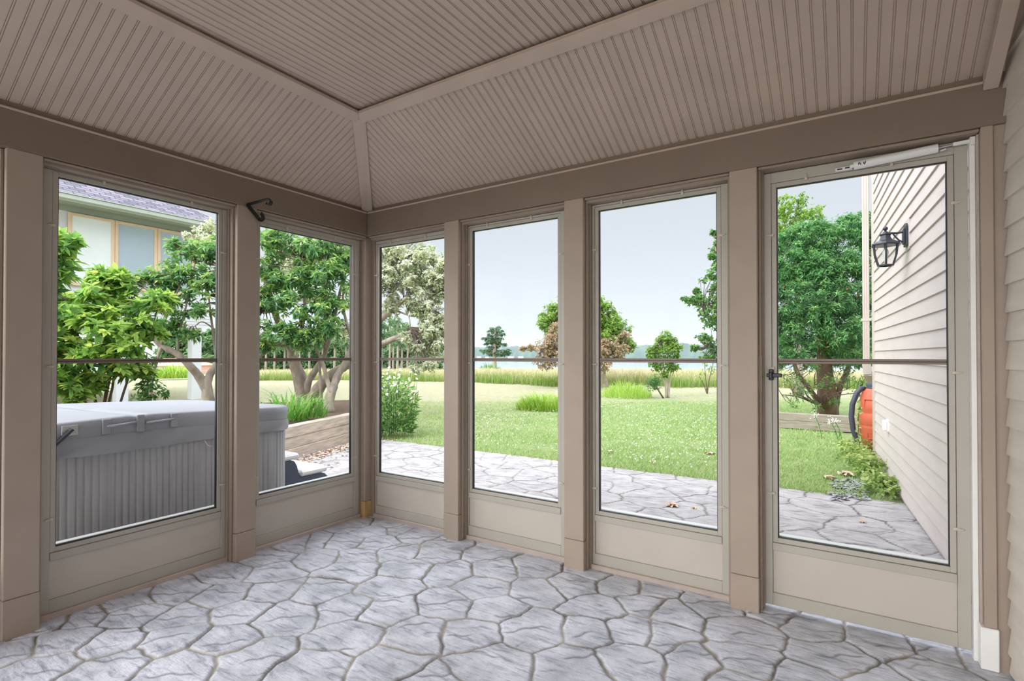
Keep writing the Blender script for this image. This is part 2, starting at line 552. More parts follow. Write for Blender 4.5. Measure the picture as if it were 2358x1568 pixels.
fill = []
for gx in np.arange(-0.6, 4.4, 0.30):
    for gy in np.arange(-4.6, 0.6, 0.30):
        q = np.array([gx + rg.uniform(-.09, .09), gy + rg.uniform(-.09, .09)])
        if min(np.hypot(*(q - s)) for s in seeds) > 0.27 and all(np.hypot(*(q - s)) > 0.2 for s in fill):
            fill.append(q)
seeds = np.array(seeds + fill)
floor = stone_sheet('floor', M['floor'], -0.13, 3.72, -3.05, 0.16, 0.0065, seeds, 0.0, math.radians(33), 0.0034, 0.008)
tag(floor, 'grey blue stamped concrete porch floor of irregular stones', 'floor', kind='structure')
mb = MB().box((-0.13, -4.4, -0.15), (3.72, -3.05, 0.0))
fb = mb.obj('floor', M['floor'])
tag(fb, 'rear strip of the porch floor behind the viewer', 'floor', kind='structure')
out = []
rg = np.random.default_rng(5)
for gx in np.arange(-6.2, 4.4, 0.36):
    for gy in np.arange(-0.4, 4.2, 0.34):
        out.append((gx + rg.uniform(-.13, .13) + 0.3 * gy, gy + rg.uniform(-.12, .12)))
patio = stone_sheet('patio', M['patio'], -5.2, 3.6, 0.16, 2.76, 0.014, np.array(out), -0.025, math.radians(30), 0.0035, 0.006, 0.7, 9)
tag(patio, 'pale stamped concrete patio outside the porch windows', 'patio', kind='structure')
out = [(x, y) for x, y in [(gx + rg.uniform(-.13, .13), gy + rg.uniform(-.12, .12)) for gx in np.arange(-5.6, .4, 0.36) for gy in np.arange(-5, 0.6, 0.34)]]
patio2 = stone_sheet('patio', M['patio'], -5.2, -0.13, -4.6, 0.16, 0.03, np.array(out), -0.025, math.radians(-25), 0.006, 0.007, 0.0, 10)
tag(patio2, 'pale stamped concrete pad under the hot tub', 'patio', kind='structure')


# ------------------------------------------------------------------ porch walls, posts and beams
def TR(u, w, z): return (u, 0.10 - w, z)          # far wall: u along x, w towards the room
def TL(u, w, z): return (-0.10 + w, u, z)         # left wall: u along y, w towards the room


def porch_post(T, u0, u1, z1, label, stops=(1, 1), w1=0.10):
    c = T((u0 + u1) / 2, 0.04, 0)
    t = thing('porch_post', c, label, 'post', 'painted porch posts')
    MB().box((u0, -0.03, 0.165), (u1, w1, z1), T).obj('shaft', M['taupe'], t, bevel=0.003)
    MB().box((u0 - 0.0015, -0.03, -0.02), (u1 + 0.0015, w1 + 0.0015, 0.1635), T).obj('base_block', M['taupe'], t, bevel=0.003)
    for s, u in zip((-1, 1), (u0, u1)):
        if stops[0 if s < 0 else 1]:
            a, b = (u - 0.012, u - 0.0005) if s < 0 else (u + 0.0005, u + 0.012)
            MB().box((a, 0.0405, 0.0), (b, 0.068, z1 - 0.002), T).obj('stop_strip', M['stop'], t, bevel=0.002)
            a, b = (u - 0.019, u - 0.0005) if s < 0 else (u + 0.0005, u + 0.019)
            MB().box((a, 0.020, 0.0), (b, 0.040, z1 - 0.002), T).obj('stop_strip', M['stop'], t, bevel=0.002)
    return t


Z_BEAM = 2.083
porch_post(TL, -1.975, -1.854, Z_BEAM, 'taupe porch post at the far left edge, left of the hot tub window')
porch_post(TL, -0.977, -0.857, Z_BEAM, 'taupe porch post on the left wall carrying the black iron bracket')
porch_post(TR, 0.736, 0.857, Z_BEAM, 'taupe porch post on the far wall nearest the corner, right of the daisies')
porch_post(TR, 1.625, 1.745, Z_BEAM, 'taupe porch post in the middle of the far wall between two clear windows')
porch_post(TR, 2.512, 2.634, Z_BEAM, 'taupe porch post beside the latch side of the screen door')
t = thing('corner_post', (-0.08, 0.06, 0), 'square taupe post in the far corner with a bare wood foot', 'post', 'painted porch posts')
MB().box((-0.135, 0.012, 0.115), (-0.036, 0.112, Z_BEAM)).obj('shaft', M['taupe'], t, bevel=0.006)
MB().box((-0.035, 0.075, 0.0), (0.0015, 0.125, Z_BEAM)).obj('filler_strip', M['stop'], t)
MB().box((-0.125, -0.0015, 0.0), (-0.075, 0.0115, Z_BEAM)).obj('filler_strip', M['stop'], t)
MB().box((-0.134, 0.013, -0.02), (-0.037, 0.111, 0.1145)).obj('bare_foot', M['raw'], t, bevel=0.003)['label'] = 'unpainted bare wood foot'

# header beams with a ledge and a set-back board above
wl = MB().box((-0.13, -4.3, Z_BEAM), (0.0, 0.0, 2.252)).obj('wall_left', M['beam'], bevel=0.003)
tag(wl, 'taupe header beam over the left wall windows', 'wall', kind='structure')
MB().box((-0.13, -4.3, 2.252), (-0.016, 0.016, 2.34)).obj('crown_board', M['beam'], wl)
MB().box((-0.02, -4.3, 2.2465), (0.0045, -0.0046, 2.2565)).obj('lit_ledge_strip', M['ceil'], wl, bevel=0.002)  # paler than the beam: the highlight on the ledge edge is painted in
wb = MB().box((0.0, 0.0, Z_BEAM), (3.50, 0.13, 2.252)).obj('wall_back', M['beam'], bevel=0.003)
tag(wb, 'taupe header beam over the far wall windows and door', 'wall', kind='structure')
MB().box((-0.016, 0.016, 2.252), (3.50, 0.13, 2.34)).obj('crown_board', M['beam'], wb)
MB().box((0.0046, -0.0045, 2.2465), (3.46, 0.02, 2.2565)).obj('lit_ledge_strip', M['ceil'], wb, bevel=0.002)  # same painted-in highlight along the far wall ledge
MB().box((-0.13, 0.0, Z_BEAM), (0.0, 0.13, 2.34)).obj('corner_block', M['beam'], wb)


def opening_trim(n, T, a, b, label):
    o = MB().box((a, 0.0, 2.056), (b, 0.070, Z_BEAM - 0.001), T).obj('trim_%d' % n, M['stop'], bevel=0.003)
    MB().box((a, 0.0705, 2.070), (b, 0.090, Z_BEAM - 0.001), T).obj('bead', M['stop'], o, bevel=0.004)
    return tag(o, label, 'trim', kind='structure')


opening_trim(1, TL, -1.852, -0.979, 'moulding strip over the hot tub window')
opening_trim(2, TL, -0.855, 0.0, 'moulding strip over the left corner window')
opening_trim(3, TR, 0.0, 0.734, 'moulding strip over the right corner window')
opening_trim(4, TR, 0.859, 1.623, 'moulding strip over the window second from the corner')
opening_trim(5, TR, 1.747, 2.510, 'moulding strip over the window beside the door post')
o = MB().box((2.636, -0.02, 2.070), (3.424, 0.088, Z_BEAM - 0.001), TR).obj('trim_6', M['stop'], bevel=0.003)
tag(o, 'moulding strip over the screen door', 'trim', kind='structure')


def glazed_unit(T, a, b, ga, gb, gz0, gz1, root, door=False, clips=(), sill=True, top=2.054):
    """aluminium frame, kick panel, inner sash, two panes, mid rail, turn clips"""
    A, K = M['alu'], M['kick']
    zb = 0.024 if door else 0.004
    ia, ib = ga - 0.026, gb + 0.026
    w0, w1 = -0.012, 0.018
    m = MB()
    m.box((a, w0, zb), (ia, w1, top), T).box((ib, w0, zb), (b, w1, top), T)
    m.box((ia, w0, gz1 + 0.026), (ib, w1, top), T)
    m.box((ia, w0, zb), (ib, w1, 0.082), T)
    m.obj('frame', A, root, bevel=0.0015)
    MB().box((ia + 0.001, w0 + 0.002, gz0 - 0.062), (ib - 0.001, w1 + 0.003, gz0 - 0.027), T).obj('lock_rail', A, root, bevel=0.0015)
    MB().box((ia + 0.001, -0.006, 0.0825), (ib - 0.001, 0.008, gz0 - 0.0625), T).obj('kick_panel', K, root)
    m = MB()
    e, k = 0.0015, 0.004
    m.box((ia + e, w0, gz0 - 0.026), (ga - k, w1 - 0.004, gz1 + 0.025), T).box((gb + k, w0, gz0 - 0.026), (ib - e, w1 - 0.004, gz1 + 0.025), T)
    m.box((ga - k, w0, gz1 + k), (gb + k, w1 - 0.004, gz1 + 0.025), T).box((ga - k, w0, gz0 - 0.026), (gb + k, w1 - 0.004, gz0 - k), T)
    sash = m.obj('sash', A, root, bevel=0.0012)
    m = MB()
    m.box((ga - k, -0.010, gz0 - k), (ga, 0.006, gz1 + k), T).box((gb, -0.010, gz0 - k), (gb + k, 0.006, gz1 + k), T)
    m.box((ga, -0.010, gz1), (gb, 0.006, gz1 + k), T).box((ga, -0.010, gz0 - k), (gb, 0.006, gz0), T)
    m.obj('gasket', M['gasket'], sash)
    rz = 1.173
    MB().box((ga + .0005, -0.006, rz + 0.011), (gb - .0005, -0.003, gz1 - .0005), T).obj('upper_pane', M['glass'], root)
    MB().box((ga + .0005, -0.006, gz0 + .0005), (gb - .0005, -0.003, rz - 0.011), T).obj('lower_pane', M['glass'], root)
    r = MB().box((ga + .0005, -0.010, rz - 0.011), (gb - .0005, 0.008, rz - 0.0012), T).box((ga + .0005, -0.010, rz + 0.0012), (gb - .0005, 0.008, rz + 0.011), T).obj('mid_rail', M['bronze'], root, bevel=0.001)
    MB().box((ga + .0005, -0.0098, rz - 0.0012), (gb - .0005, 0.004, rz + 0.0012), T).obj('rail_groove', M['dark'], r)
    MB().box((ga - 0.02, -0.050, gz0 - 0.012), (gb + 0.02, w0 - 0.0005, gz0 + 0.002), T).obj('outer_sill', M['white'], root)
    if sill:
        MB().box((a - 0.004, 0.0185, -0.01), (b + 0.004, 0.036, 0.024), T).obj('sill_strip', M['pine_sill'], root, bevel=0.004)
    for cu, cz, d in clips:
        m = MB()
        if d == 't':
            m.box((cu - 0.006, w1 - 0.003, cz - 0.012), (cu + 0.006, w1 + 0.004, cz + 0.010), T)
            m.box((cu - 0.003, w1 + 0.004, cz - 0.002), (cu + 0.003, w1 + 0.009, cz + 0.018), T)
        else:
            s = 1 if d == 'r' else -1
            u0, u1 = sorted((cu - s * 0.012, cu + s * 0.010))
            m.box((u0, w1 - 0.003, cz - 0.006), (u1, w1 + 0.004, cz + 0.006), T)
            u0, u1 = sorted((cu - s * 0.002, cu + s * 0.020))
            m.box((u0, w1 + 0.004, cz - 0.003), (u1, w1 + 0.009, cz + 0.003), T)
        m.obj('turn_clip', M['clip'], root, bevel=0.0015)


def clipset(ga, gb, gz1, tops, lefts, rights):
    c = [(u, gz1 + 0.027, 't') for u in tops]
    return c + [(ga - 0.026, z, 'l') for z in lefts] + [(gb + 0.026, z, 'r') for z in rights]


def win(n, T, a, b, ga, gb, gz0, gz1, label, tops, zs=(1.80, 1.15, 0.45)):
    c = T((a + b) / 2, 0, 0)
    t = thing('window_%d' % n, c, label, 'window', None, 'structure')
    glazed_unit(T, a, b, ga, gb, gz0, gz1, t, clips=clipset(ga, gb, gz1, tops, zs, zs))
    return t


win(1, TL, -1.852, -0.979, -1.772, -1.044, 0.322, 2.026, 'tall fixed porch window showing the hot tub and big leaf shrub', (-1.60, -1.19))
win(2, TL, -0.855, -0.002, -0.780, -0.070, 0.336, 2.006, 'left corner porch window showing the tree trunks and white steps', (-0.60, -0.22))
win(3, TR, 0.002, 0.734, 0.037, 0.670, 0.329, 2.006, 'right corner porch window showing the daisies and pale tree', (0.16, 0.50))
win(4, TR, 0.859, 1.623, 0.908, 1.536, 0.329, 2.017, 'porch window on the far wall showing the lone pine', (1.03, 1.36))
win(5, TR, 1.747, 2.510, 1.803, 2.433, 0.327, 2.018, 'porch window on the far wall left of the door, showing the small multi stem tree', (1.94, 2.27))
win(6, TL, -2.84, -1.977, -2.76, -2.04, 0.322, 2.026, 'porch window left of the leftmost post, seen only as an edge', ())

# the screen door
dr = thing('door_1', (3.02, 0.10, 0), 'greige aluminium screen door with a tall glass and a kick panel', 'door', None, 'structure')
glazed_unit(TR, 2.649, 3.398, 2.710, 3.330, 0.345, 1.992, dr, door=True, sill=False, top=2.066,
            clips=clipset(2.710, 3.330, 1.992, (2.83, 3.15), (1.77, 1.14, 0.55), (1.82, 1.13, 0.50)))
h = MB()
h.box((2.672, 0.018, 1.083), (2.692, 0.034, 1.135), TR)
h.box((2.665, 0.034, 1.098), (2.730, 0.048, 1.116), TR)
h.box((2.676, 0.034, 1.092), (2.690, 0.056, 1.122), TR)
h.obj('latch_handle', M['black'], dr, bevel=0.003)['label'] = 'black latch handle'
# door jamb at the house side
jb = thing('door_jamb', (3.44, 0.05, 0), 'taupe jamb post beside the hinge side of the screen door', 'post')
MB().box((3.425, 0.0, 0.16), (3.462, 0.14, Z_BEAM)).obj('jamb_post', M['taupe'], jb, bevel=0.003)
MB().box((3.4625, 0.012, -0.02), (3.508, 0.14, Z_BEAM)).obj('filler_board', M['taupe'], jb, bevel=0.002)
MB().box((3.400, 0.055, 0.0), (3.4165, 0.088, 2.067)).obj('hinge_strip', M['white'], jb, bevel=0.001)
MB().box((3.417, 0.030, 0.161), (3.4245, 0.088, 2.066)).obj('inner_strip', M['pine_sill'], jb, bevel=0.001)
MB().box((3.412, -0.004, 0.0), (3.466, 0.052, 0.1595)).obj('base_wrap', M['white'], jb, bevel=0.003)['label'] = 'white vinyl wrap at the foot'
MB().box((2.6345, 0.030, 1.03), (2.6475, 0.09, 1.20)).obj('strike_plate', M['stop'], jb)

# door closer
dc = thing('door_closer', (3.1, 0.06, 2.03), 'white tube door closer across the top of the screen door', 'door closer')
MB().tube([(3.014, 0.058, 2.030), (3.302, 0.060, 2.046)], 0.018, 20).obj('cylinder', M['white_metal'], dc, smooth=False)
MB().tube([(3.0005, 0.058, 2.0292), (3.0138, 0.058, 2.0299)], 0.008, 12).obj('end_cap', M['white_metal'], dc)
mb = MB().box((2.945, 0.0675, 2.020), (3.010, 0.0815, 2.036))
mb.obj('mounting_bracket', M['white_metal'], dc, bevel=0.002)
MB().box((2.952, 0.0655, 2.025), (2.972, 0.0672, 2.030)).box((2.982, 0.0655, 2.026), (2.999, 0.0672, 2.031)).obj('slot', M['dark'], dc)
MB().tube([(3.303, 0.060, 2.046), (3.365, 0.061, 2.052)], 0.004, 10).obj('piston_rod', M['steel'], dc)
MB().bar((3.310, 0.052, 2.030), (3.326, 0.052, 2.034), 0.012, 0.004).obj('hold_open_washer', M['white_metal'], dc)
MB().bar((3.350, 0.061, 2.051), (3.418, 0.061, 2.053), 0.016, 0.014).obj('arm', M['white_metal'], dc, bevel=0.002)
MB().box((3.4005, 0.046, 2.034), (3.4165, 0.0545, 2.066)).obj('jamb_bracket', M['white_metal'], dc, bevel=0.001)
sm = MB()
for k, (u, v) in enumerate(((0.016, 0), (0.020, 0.003), (0.024, -0.002), (0.034, 0.001), (0.038, -0.003), (0.041, 0.003))):
    x = 3.014 + u
    sm.box((x, 0.0393, 2.0255 + v), (x + 0.003, 0.0406, 2.0345 + v))
sm.obj('printed_mark', M['dark'], dc)

# wrought-iron bracket on the left wall post
hk = thing('iron_bracket', (0.0, -0.92, 2.09), 'black wrought iron hook bracket on top of the left wall post', 'hook')
ang = np.linspace(0, 1.45 * math.pi, 12)
c1 = [(0.004 + 0.175 * s, -0.925 + 0.02 * s, 2.085 - 0.0 * s) for s in np.linspace(0, 1, 4)]
# lower arm: runs down the post and curls at its end
low = [(0.010, -0.925, 2.090), (0.012, -0.90, 2.066), (0.014, -0.872, 2.039)]
cen = np.array([0.016, -0.846, 2.036])
low += [tuple(cen + np.array([0.0, -0.020 * math.cos(a) * 0.9, -0.020 * math.sin(a)])) for a in ang[1:]]
mb = MB()
for i in range(len(low) - 1):
    mb.bar(low[i], low[i + 1], 0.021, 0.006, up=(1, 0, 0.02))
mb.obj('wall_arm', M['black'], hk)
arm = [(0.010, -0.925, 2.090), (0.07, -0.905, 2.100), (0.13, -0.886, 2.108)]
cen = np.array([0.150, -0.878, 2.094])
arm += [tuple(cen + np.array([0.016 * math.sin(a), 0.005 * math.sin(a), 0.016 * math.cos(a)])) for a in ang]
mb = MB()
for i in range(len(arm) - 1):
    mb.bar(arm[i], arm[i + 1], 0.020, 0.005, up=(-0.3, 0.1, 0.95))
mb.obj('hook_arm', M['black'], hk)

# ------------------------------------------------------------------ ceiling
ce = thing('ceiling', (1.8, -2.0, 2.6), 'taupe beadboard tray ceiling with two sloped sides', 'ceiling', None, 'structure')
DR, ZR0, ZR1 = 0.63, 2.285, 2.592
SL = (ZR1 - ZR0) / DR
PIT = 0.0433
prof = [(0.0, 0), (0.0334, 0), (0.0342, -0.0062), (0.0358, -0.0058), (0.0364, -0.0008), (0.0383, 0.0), (0.0403, -0.0008), (0.0409, -0.0058), (0.0425, -0.0062), (0.0433, 0)]


def bead(name, P, umax, vmax):
    """boards across u; P(u, v, h) -> world; v runs 0..vmax(u)"""
    m = MB()
    us = []
    k = 0
    while k * PIT < umax:
        us += [(k * PIT + a, h) for a, h in prof[:-1]]
        k += 1
    us.append((umax, 0))
    us = [q for q in us if q[0] <= umax]
    for (ua, ha), (ub, hb) in zip(us[:-1], us[1:]):
        if vmax(ub) < 1e-4:
            continue
        m.add([P(ua, 0, ha), P(ub, 0, hb), P(ub, vmax(ub), hb), P(ua, vmax(ua), ha)], [(0, 1, 2, 3)])
    return m.obj(name, M['ceil'], ce)


nz = math.cos(math.atan(SL)); nx_ = math.sin(math.atan(SL))
bead('slope_panel', lambda u, d, h: (-0.016 + d - h * -nx_ * -1, -u + 0.016, ZR0 + SL * d - h * nz), 4.3, lambda u: min(u, DR))
bead('slope_panel', lambda u, d, h: (u - 0.016, 0.016 - d + h * nx_ * -1 * -1, ZR0 + SL * d - h * nz), 3.53, lambda u: min(u, DR))
bead('flat_panel', lambda u, d, h: (0.58 + u, -0.58 - d, ZR1 + 0.024 - h), 2.95, lambda u: 3.72)


def slope_trim(name, d0, d1, th, far, left):
    """flat board lying along the top of a slope, mitred at the hip"""
    def p(d, s, h):
        z = ZR0 + SL * d - h * nz
        q = d - 0.016 + h * nx_ * 0.0
        return (q, -s, z) if left else (s, -q, z)
    m = MB()
    vs = []
    for h in (0.0, th):
        vs += [p(d0, d0 - 0.016, h), p(d0, far, h), p(d1, far, h), p(d1, d1 - 0.016, h)]
    m.hexa(vs)
    return m.obj(name, M['ceil'], ce, bevel=0.0015)


slope_trim('edge_trim', DR - 0.034, DR + 0.022, 0.020, 4.3, True)
slope_trim('edge_trim', DR - 0.034, DR + 0.022, 0.020, 3.47, False)
hb = MB()
a = np.array([0.004, -0.004, 2.262]); b = np.array([0.605, -0.605, ZR0 + SL * 0.612 - 0.018])
wdir = np.array([1, 1, 0]) / math.sqrt(2) * 0.038
up_ = np.array([0, 0, 0.030])
tip = np.array([-0.02, 0.02, -0.006])
vs = [a - wdir, a + wdir, b + wdir, b - wdir]
hb.add([*(v for v in vs), *(v + up_ for v in vs), a + tip, a + tip + up_],
       [(1, 2, 3, 0, 8), (4, 7, 6, 5, 9), (0, 3, 7, 4), (2, 1, 5, 6), (3, 2, 6, 7), (8, 0, 4, 9), (1, 8, 9, 5)])
hb.obj('hip_trim', M['ceil'], ce, bevel=0.002)
# rake board where the slope meets the house wall
rk = MB()
vs = []
for off in (0.0, -0.055):
    for x in (3.432, 3.478):
        vs.append((x, -0.004, ZR0 + off - 0.012))
        vs.append((x, -DR - 0.02, ZR0 + SL * (DR + 0.02) + off - 0.012))
rk.add([vs[0], vs[2], vs[3], vs[1], vs[4], vs[6], vs[7], vs[5]], [(0, 3, 2, 1), (4, 5, 6, 7), (0, 1, 5, 4), (1, 2, 6, 5), (2, 3, 7, 6), (3, 0, 4, 7)])
rk.obj('rake_board', M['ceil'], ce, bevel=0.002)
rf = MB().box((-0.45, -4.45, 2.74), (3.60, 0.45, 2.80)).box((-0.45, -4.45, 2.33), (-0.14, 0.45, 2.36)).box((-0.14, 0.14, 2.33), (3.50, 0.45, 2.36)).box((-0.45, -4.45, 2.33), (-0.42, 0.45, 2.78)).box((-0.45, 0.42, 2.33), (3.50, 0.45, 2.78)).obj('roof', M['roof'])
tag(rf, 'porch roof above the ceiling', 'roof', kind='structure')


# ------------------------------------------------------------------ house wall in lap siding
HS = -0.0731


def lap_wall(name, x0, ya, yb, za, zb, pitch, zref, mat, butt=0.012, thick=0.12):
    m = MB()
    k0 = int(math.floor((za - zref) / pitch))
    z = zref + k0 * pitch
    X = lambda y, o: x0 + HS * y + o
    while z < zb:
        lo, hi = max(z, za), min(z + pitch, zb)
        if hi > lo + 1e-4:
            f = (hi - z) / pitch
            ob, ot = -butt * (1 - (lo - z) / pitch), -butt * (1 - f)
            m.hexa([(X(ya, ob), ya, lo), (X(yb, ob), yb, lo), (X(yb, thick), yb, lo), (X(ya, thick), ya, lo),
                    (X(ya, ot), ya, hi), (X(yb, ot), yb, hi), (X(yb, thick), yb, hi), (X(ya, thick), ya, hi)])
        z += pitch
    return m.obj(name, mat)


wr = lap_wall('wall_right', 3.500, -4.3, -0.004, 0.012, 2.85, 0.1065, 1.148, M['siding_in'])
tag(wr, 'taupe lap siding on the house side of the porch', 'wall', kind='structure')
wo = lap_wall('wall_outside', 3.560, 0.145, 4.50, 0.0, 5.6, 0.1112, 1.250, M['siding'])
tag(wo, 'pale lap siding of the house beyond the screen door', 'wall', kind='structure')
X = lambda y: 3.560 + HS * y
cb = MB().prism([(X(4.502) - 0.022, 4.502, -0.01), (X(4.60) - 0.022, 4.60, -0.01), (X(4.60) + 0.12, 4.60, -0.01), (X(4.502) + 0.12, 4.502, -0.01)], (0, 0, 5.6)).obj('trim_7', M['trimout'])
tag(cb, 'corner board at the far end of the outside siding', 'trim', kind='structure')
fd = MB().hexa([(X(0.145) + .01, 0.145, -0.4), (X(4.58) + .01, 4.58, -0.4), (X(4.58) + .1, 4.58, -0.4), (X(0.145) + .1, 0.145, -0.4),
                (X(0.145) + .01, 0.145, 0.0), (X(4.58) + .01, 4.58, 0.0), (X(4.58) + .1, 4.58, 0.0), (X(0.145) + .1, 0.145, 0.0)]).obj('trim_8', M['foundation'])
tag(fd, 'concrete foundation strip below the outside siding', 'trim', kind='structure')
hb = MB().box((3.75, 0.145, -0.3), (9.0, 4.40, 5.7)).box((3.95, -4.4, 2.9), (9.0, 0.145, 5.7)).obj('wall_house_body', M['siding'])
tag(hb, 'body of the house behind the lap siding', 'wall', kind='structure')

# rear end of the porch: header beam and two posts, open below
rb = MB().box((-0.13, -4.42, Z_BEAM), (3.9, -4.30, 2.75)).obj('wall_rear', M['beam'])
tag(rb, 'header beam over the open rear end of the porch', 'wall', kind='structure')
MB().box((-0.13, -4.42, 0.0), (0.0, -4.30, Z_BEAM)).box((1.8, -4.42, 0.0), (1.95, -4.30, Z_BEAM)).box((0.9, -4.42, 0.0), (1.02, -4.30, Z_BEAM)).box((2.7, -4.42, 0.0), (2.82, -4.30, Z_BEAM)).box((0, -4.38, 0.0), (3.8, -4.34, 0.33)).obj('rear_post', M['taupe'], rb)

# ------------------------------------------------------------------ things on the outside wall
hn = np.array([-1, HS, 0.0]); hn = hn / np.linalg.norm(hn)
ht = np.array([HS, 1, 0.0]); ht = ht / np.linalg.norm(ht)


def wallp(y, z, out):
    return np.array([3.560 + HS * y, y, z]) + hn * out


lt = thing('wall_lantern', wallp(2.42, 2.13, 0.0), 'black wall lantern with clear glass panes on the outside siding', 'lantern')
bp = wallp(2.42, 2.13, 0.012)
zz = lambda h: np.array([0, 0, h])
MB().prism([bp - ht * .055 + zz(-.08), bp + ht * .055 + zz(-.08), bp + ht * .055 + zz(.07), bp + ht * .03 + zz(.095), bp - ht * .03 + zz(.095), bp - ht * .055 + zz(.07)], hn * 0.016).prism(
    [bp + hn * .016 - ht * .038 + zz(-.06), bp + hn * .016 + ht * .038 + zz(-.06), bp + hn * .016 + ht * .038 + zz(.055), bp + hn * .016 - ht * .038 + zz(.055)], hn * 0.012).obj('backplate', M['lantern'], lt, bevel=0.003)
MB().prism([wallp(2.335, 2.02, 0.0), wallp(2.505, 2.02, 0.0), wallp(2.505, 2.25, 0.0), wallp(2.335, 2.25, 0.0)], hn * 0.0115).obj('mounting_block', M['siding'], lt)
lc = wallp(2.42, 2.012, 0.150)
MB().tube([wallp(2.42, 2.165, 0.03), wallp(2.42, 2.160, 0.08), lc + zz(0.155)], 0.0085, 10).tube(
    [wallp(2.42, 2.085, 0.035), wallp(2.42, 2.10, 0.062), wallp(2.42, 2.135, 0.088), wallp(2.42, 2.155, 0.10)], 0.006, 8).obj('arm', M['lantern'], lt)
ph6 = math.pi / 6
MB().lathe([(0.098, 0.055), (0.104, 0.058), (0.104, 0.068), (0.085, 0.080), (0.050, 0.096), (0.038, 0.120), (0.036, 0.136), (0.044, 0.140), (0.044, 0.146), (0.024, 0.152), (0.018, 0.166)], lc, 6, ph6).obj('roof_cap', M['lantern'], lt, bevel=0.0015)
MB().lathe([(0.006, 0.160), (0.008, 0.176), (0.016, 0.184), (0.018, 0.193), (0.013, 0.203), (0.003, 0.208)], lc, 14).obj('finial', M['lantern'], lt, smooth=True)
cg = MB()
rt, rm, rb_ = 0.088, 0.080, 0.055
for k in range(6):
    a = ph6 + k * math.pi / 3
    u = np.array([math.cos(a), math.sin(a), 0])
    cg.tube([lc + u * rt + zz(0.055), lc + u * rm + zz(-0.02), lc + u * rb_ + zz(-0.10)], 0.0065, 6)
cg.lathe([(rb_ + 0.006, -0.106), (rb_ + 0.008, -0.100), (rb_ + 0.006, -0.096), (rb_ - 0.008, -0.096), (rb_ - 0.008, -0.106)], lc, 6, ph6)
cg.obj('cage', M['lantern'], lt)
gp = MB()
for k in range(6):
    a, b = ph6 + k * math.pi / 3, ph6 + (k + 1) * math.pi / 3
    ua, ub = np.array([math.cos(a), math.sin(a), 0]), np.array([math.cos(b), math.sin(b), 0])
    for (r0, z0_), (r1, z1_) in (((rt - .003, 0.052), (rm - .003, -0.02)), ((rm - .003, -0.02), (rb_ - .003, -0.095))):
        gp.add([lc + ua * r0 + zz(z0_), lc + ub * r0 + zz(z0_), lc + ub * r1 + zz(z1_), lc + ua * r1 + zz(z1_)], [(0, 1, 2, 3)])
gp.obj('glass', M['lamp_glass'], lt)
MB().lathe([(0.010, -0.09), (0.012, -0.05), (0.018, -0.02), (0.022, 0.0), (0.018, 0.02), (0.008, 0.035), (0.004, 0.05)], lc, 14).obj('bulb', M['shade'], lt, smooth=True)

ob = thing('outlet_cover', wallp(3.51, 0.53, 0.0), 'small white outlet cover on the outside siding', 'outlet')
MB().prism([wallp(3.45, 0.475, 0.0), wallp(3.57, 0.475, 0.0), wallp(3.57, 0.585, 0.0), wallp(3.45, 0.585, 0.0)], hn * 0.022).obj('plate', M['white'], ob, bevel=0.004)
MB().prism([wallp(3.462, 0.482, 0.022), wallp(3.558, 0.482, 0.022), wallp(3.558, 0.578, 0.022), wallp(3.462, 0.578, 0.022)], hn * 0.030).obj('lid', M['white'], ob, bevel=0.006)

cx, cy = X(4.66) - 0.07, 4.68
ds = thing('downspout', (cx, cy, 1.0), 'pale rectangular downspout at the far corner of the house', 'downspout')
m = MB()
for i in range(3):
    m.box((cx - 0.034 + i * 0.023, cy - 0.03, 1.12), (cx - 0.0135 + i * 0.023, cy + 0.03, 5.6))
m.box((cx - 0.033, cy - 0.027, 1.12), (cx + 0.033, cy + 0.027, 5.6))
m.obj('pipe', M['trimout'], ds, bevel=0.004)
MB().bar((cx, cy, 1.14), (cx + 0.01, cy + 0.02, 0.98), 0.085, 0.06, up=(0, 1, 0)).bar((cx + 0.01, cy + 0.02, 0.99), (cx + 0.05, cy + 0.16, 0.90), 0.085, 0.06).obj('elbow', M['trimout'], ds, bevel=0.004)
for z_ in (1.6, 3.4):
    MB().box((cx - 0.050, cy - 0.034, z_), (cx + 0.050, cy - 0.0305, z_ + 0.03)).obj('strap', M['trimout'], ds)

# rain barrel
bc = np.array([3.325, 5.10, 0.0])
br = thing('rain_barrel', bc, 'orange rain barrel with a slate blue lid behind the house corner', 'barrel')
MB().lathe([(0.17, 0.0), (0.195, 0.02), (0.228, 0.16), (0.250, 0.32), (0.253, 0.345), (0.248, 0.355), (0.253, 0.365), (0.254, 0.50), (0.249, 0.51), (0.254, 0.52), (0.245, 0.64), (0.215, 0.76), (0.19, 0.795), (0.175, 0.80)], bc, 40).obj('drum', M['orange'], br, smooth=True)
MB().lathe([(0.165, 0.801), (0.172, 0.805), (0.172, 0.83), (0.180, 0.835), (0.180, 0.865), (0.165, 0.87), (0.155, 0.86), (0.14, 0.862)], bc, 36).obj('lid', M['slate'], br)
hp = [bc + np.array(p) for p in ((-0.19, -0.04, 0.79), (-0.22, -0.06, 0.80), (-0.27, -0.08, 0.74), (-0.315, -0.09, 0.60), (-0.325, -0.09, 0.45), (-0.31, -0.09, 0.30), (-0.27, -0.09, 0.16), (-0.23, -0.08, 0.09))]
MB().tube(hp, 0.03, 12).obj('hose', M['hose'], br, smooth=True)['label'] = 'thick grey overflow hose'
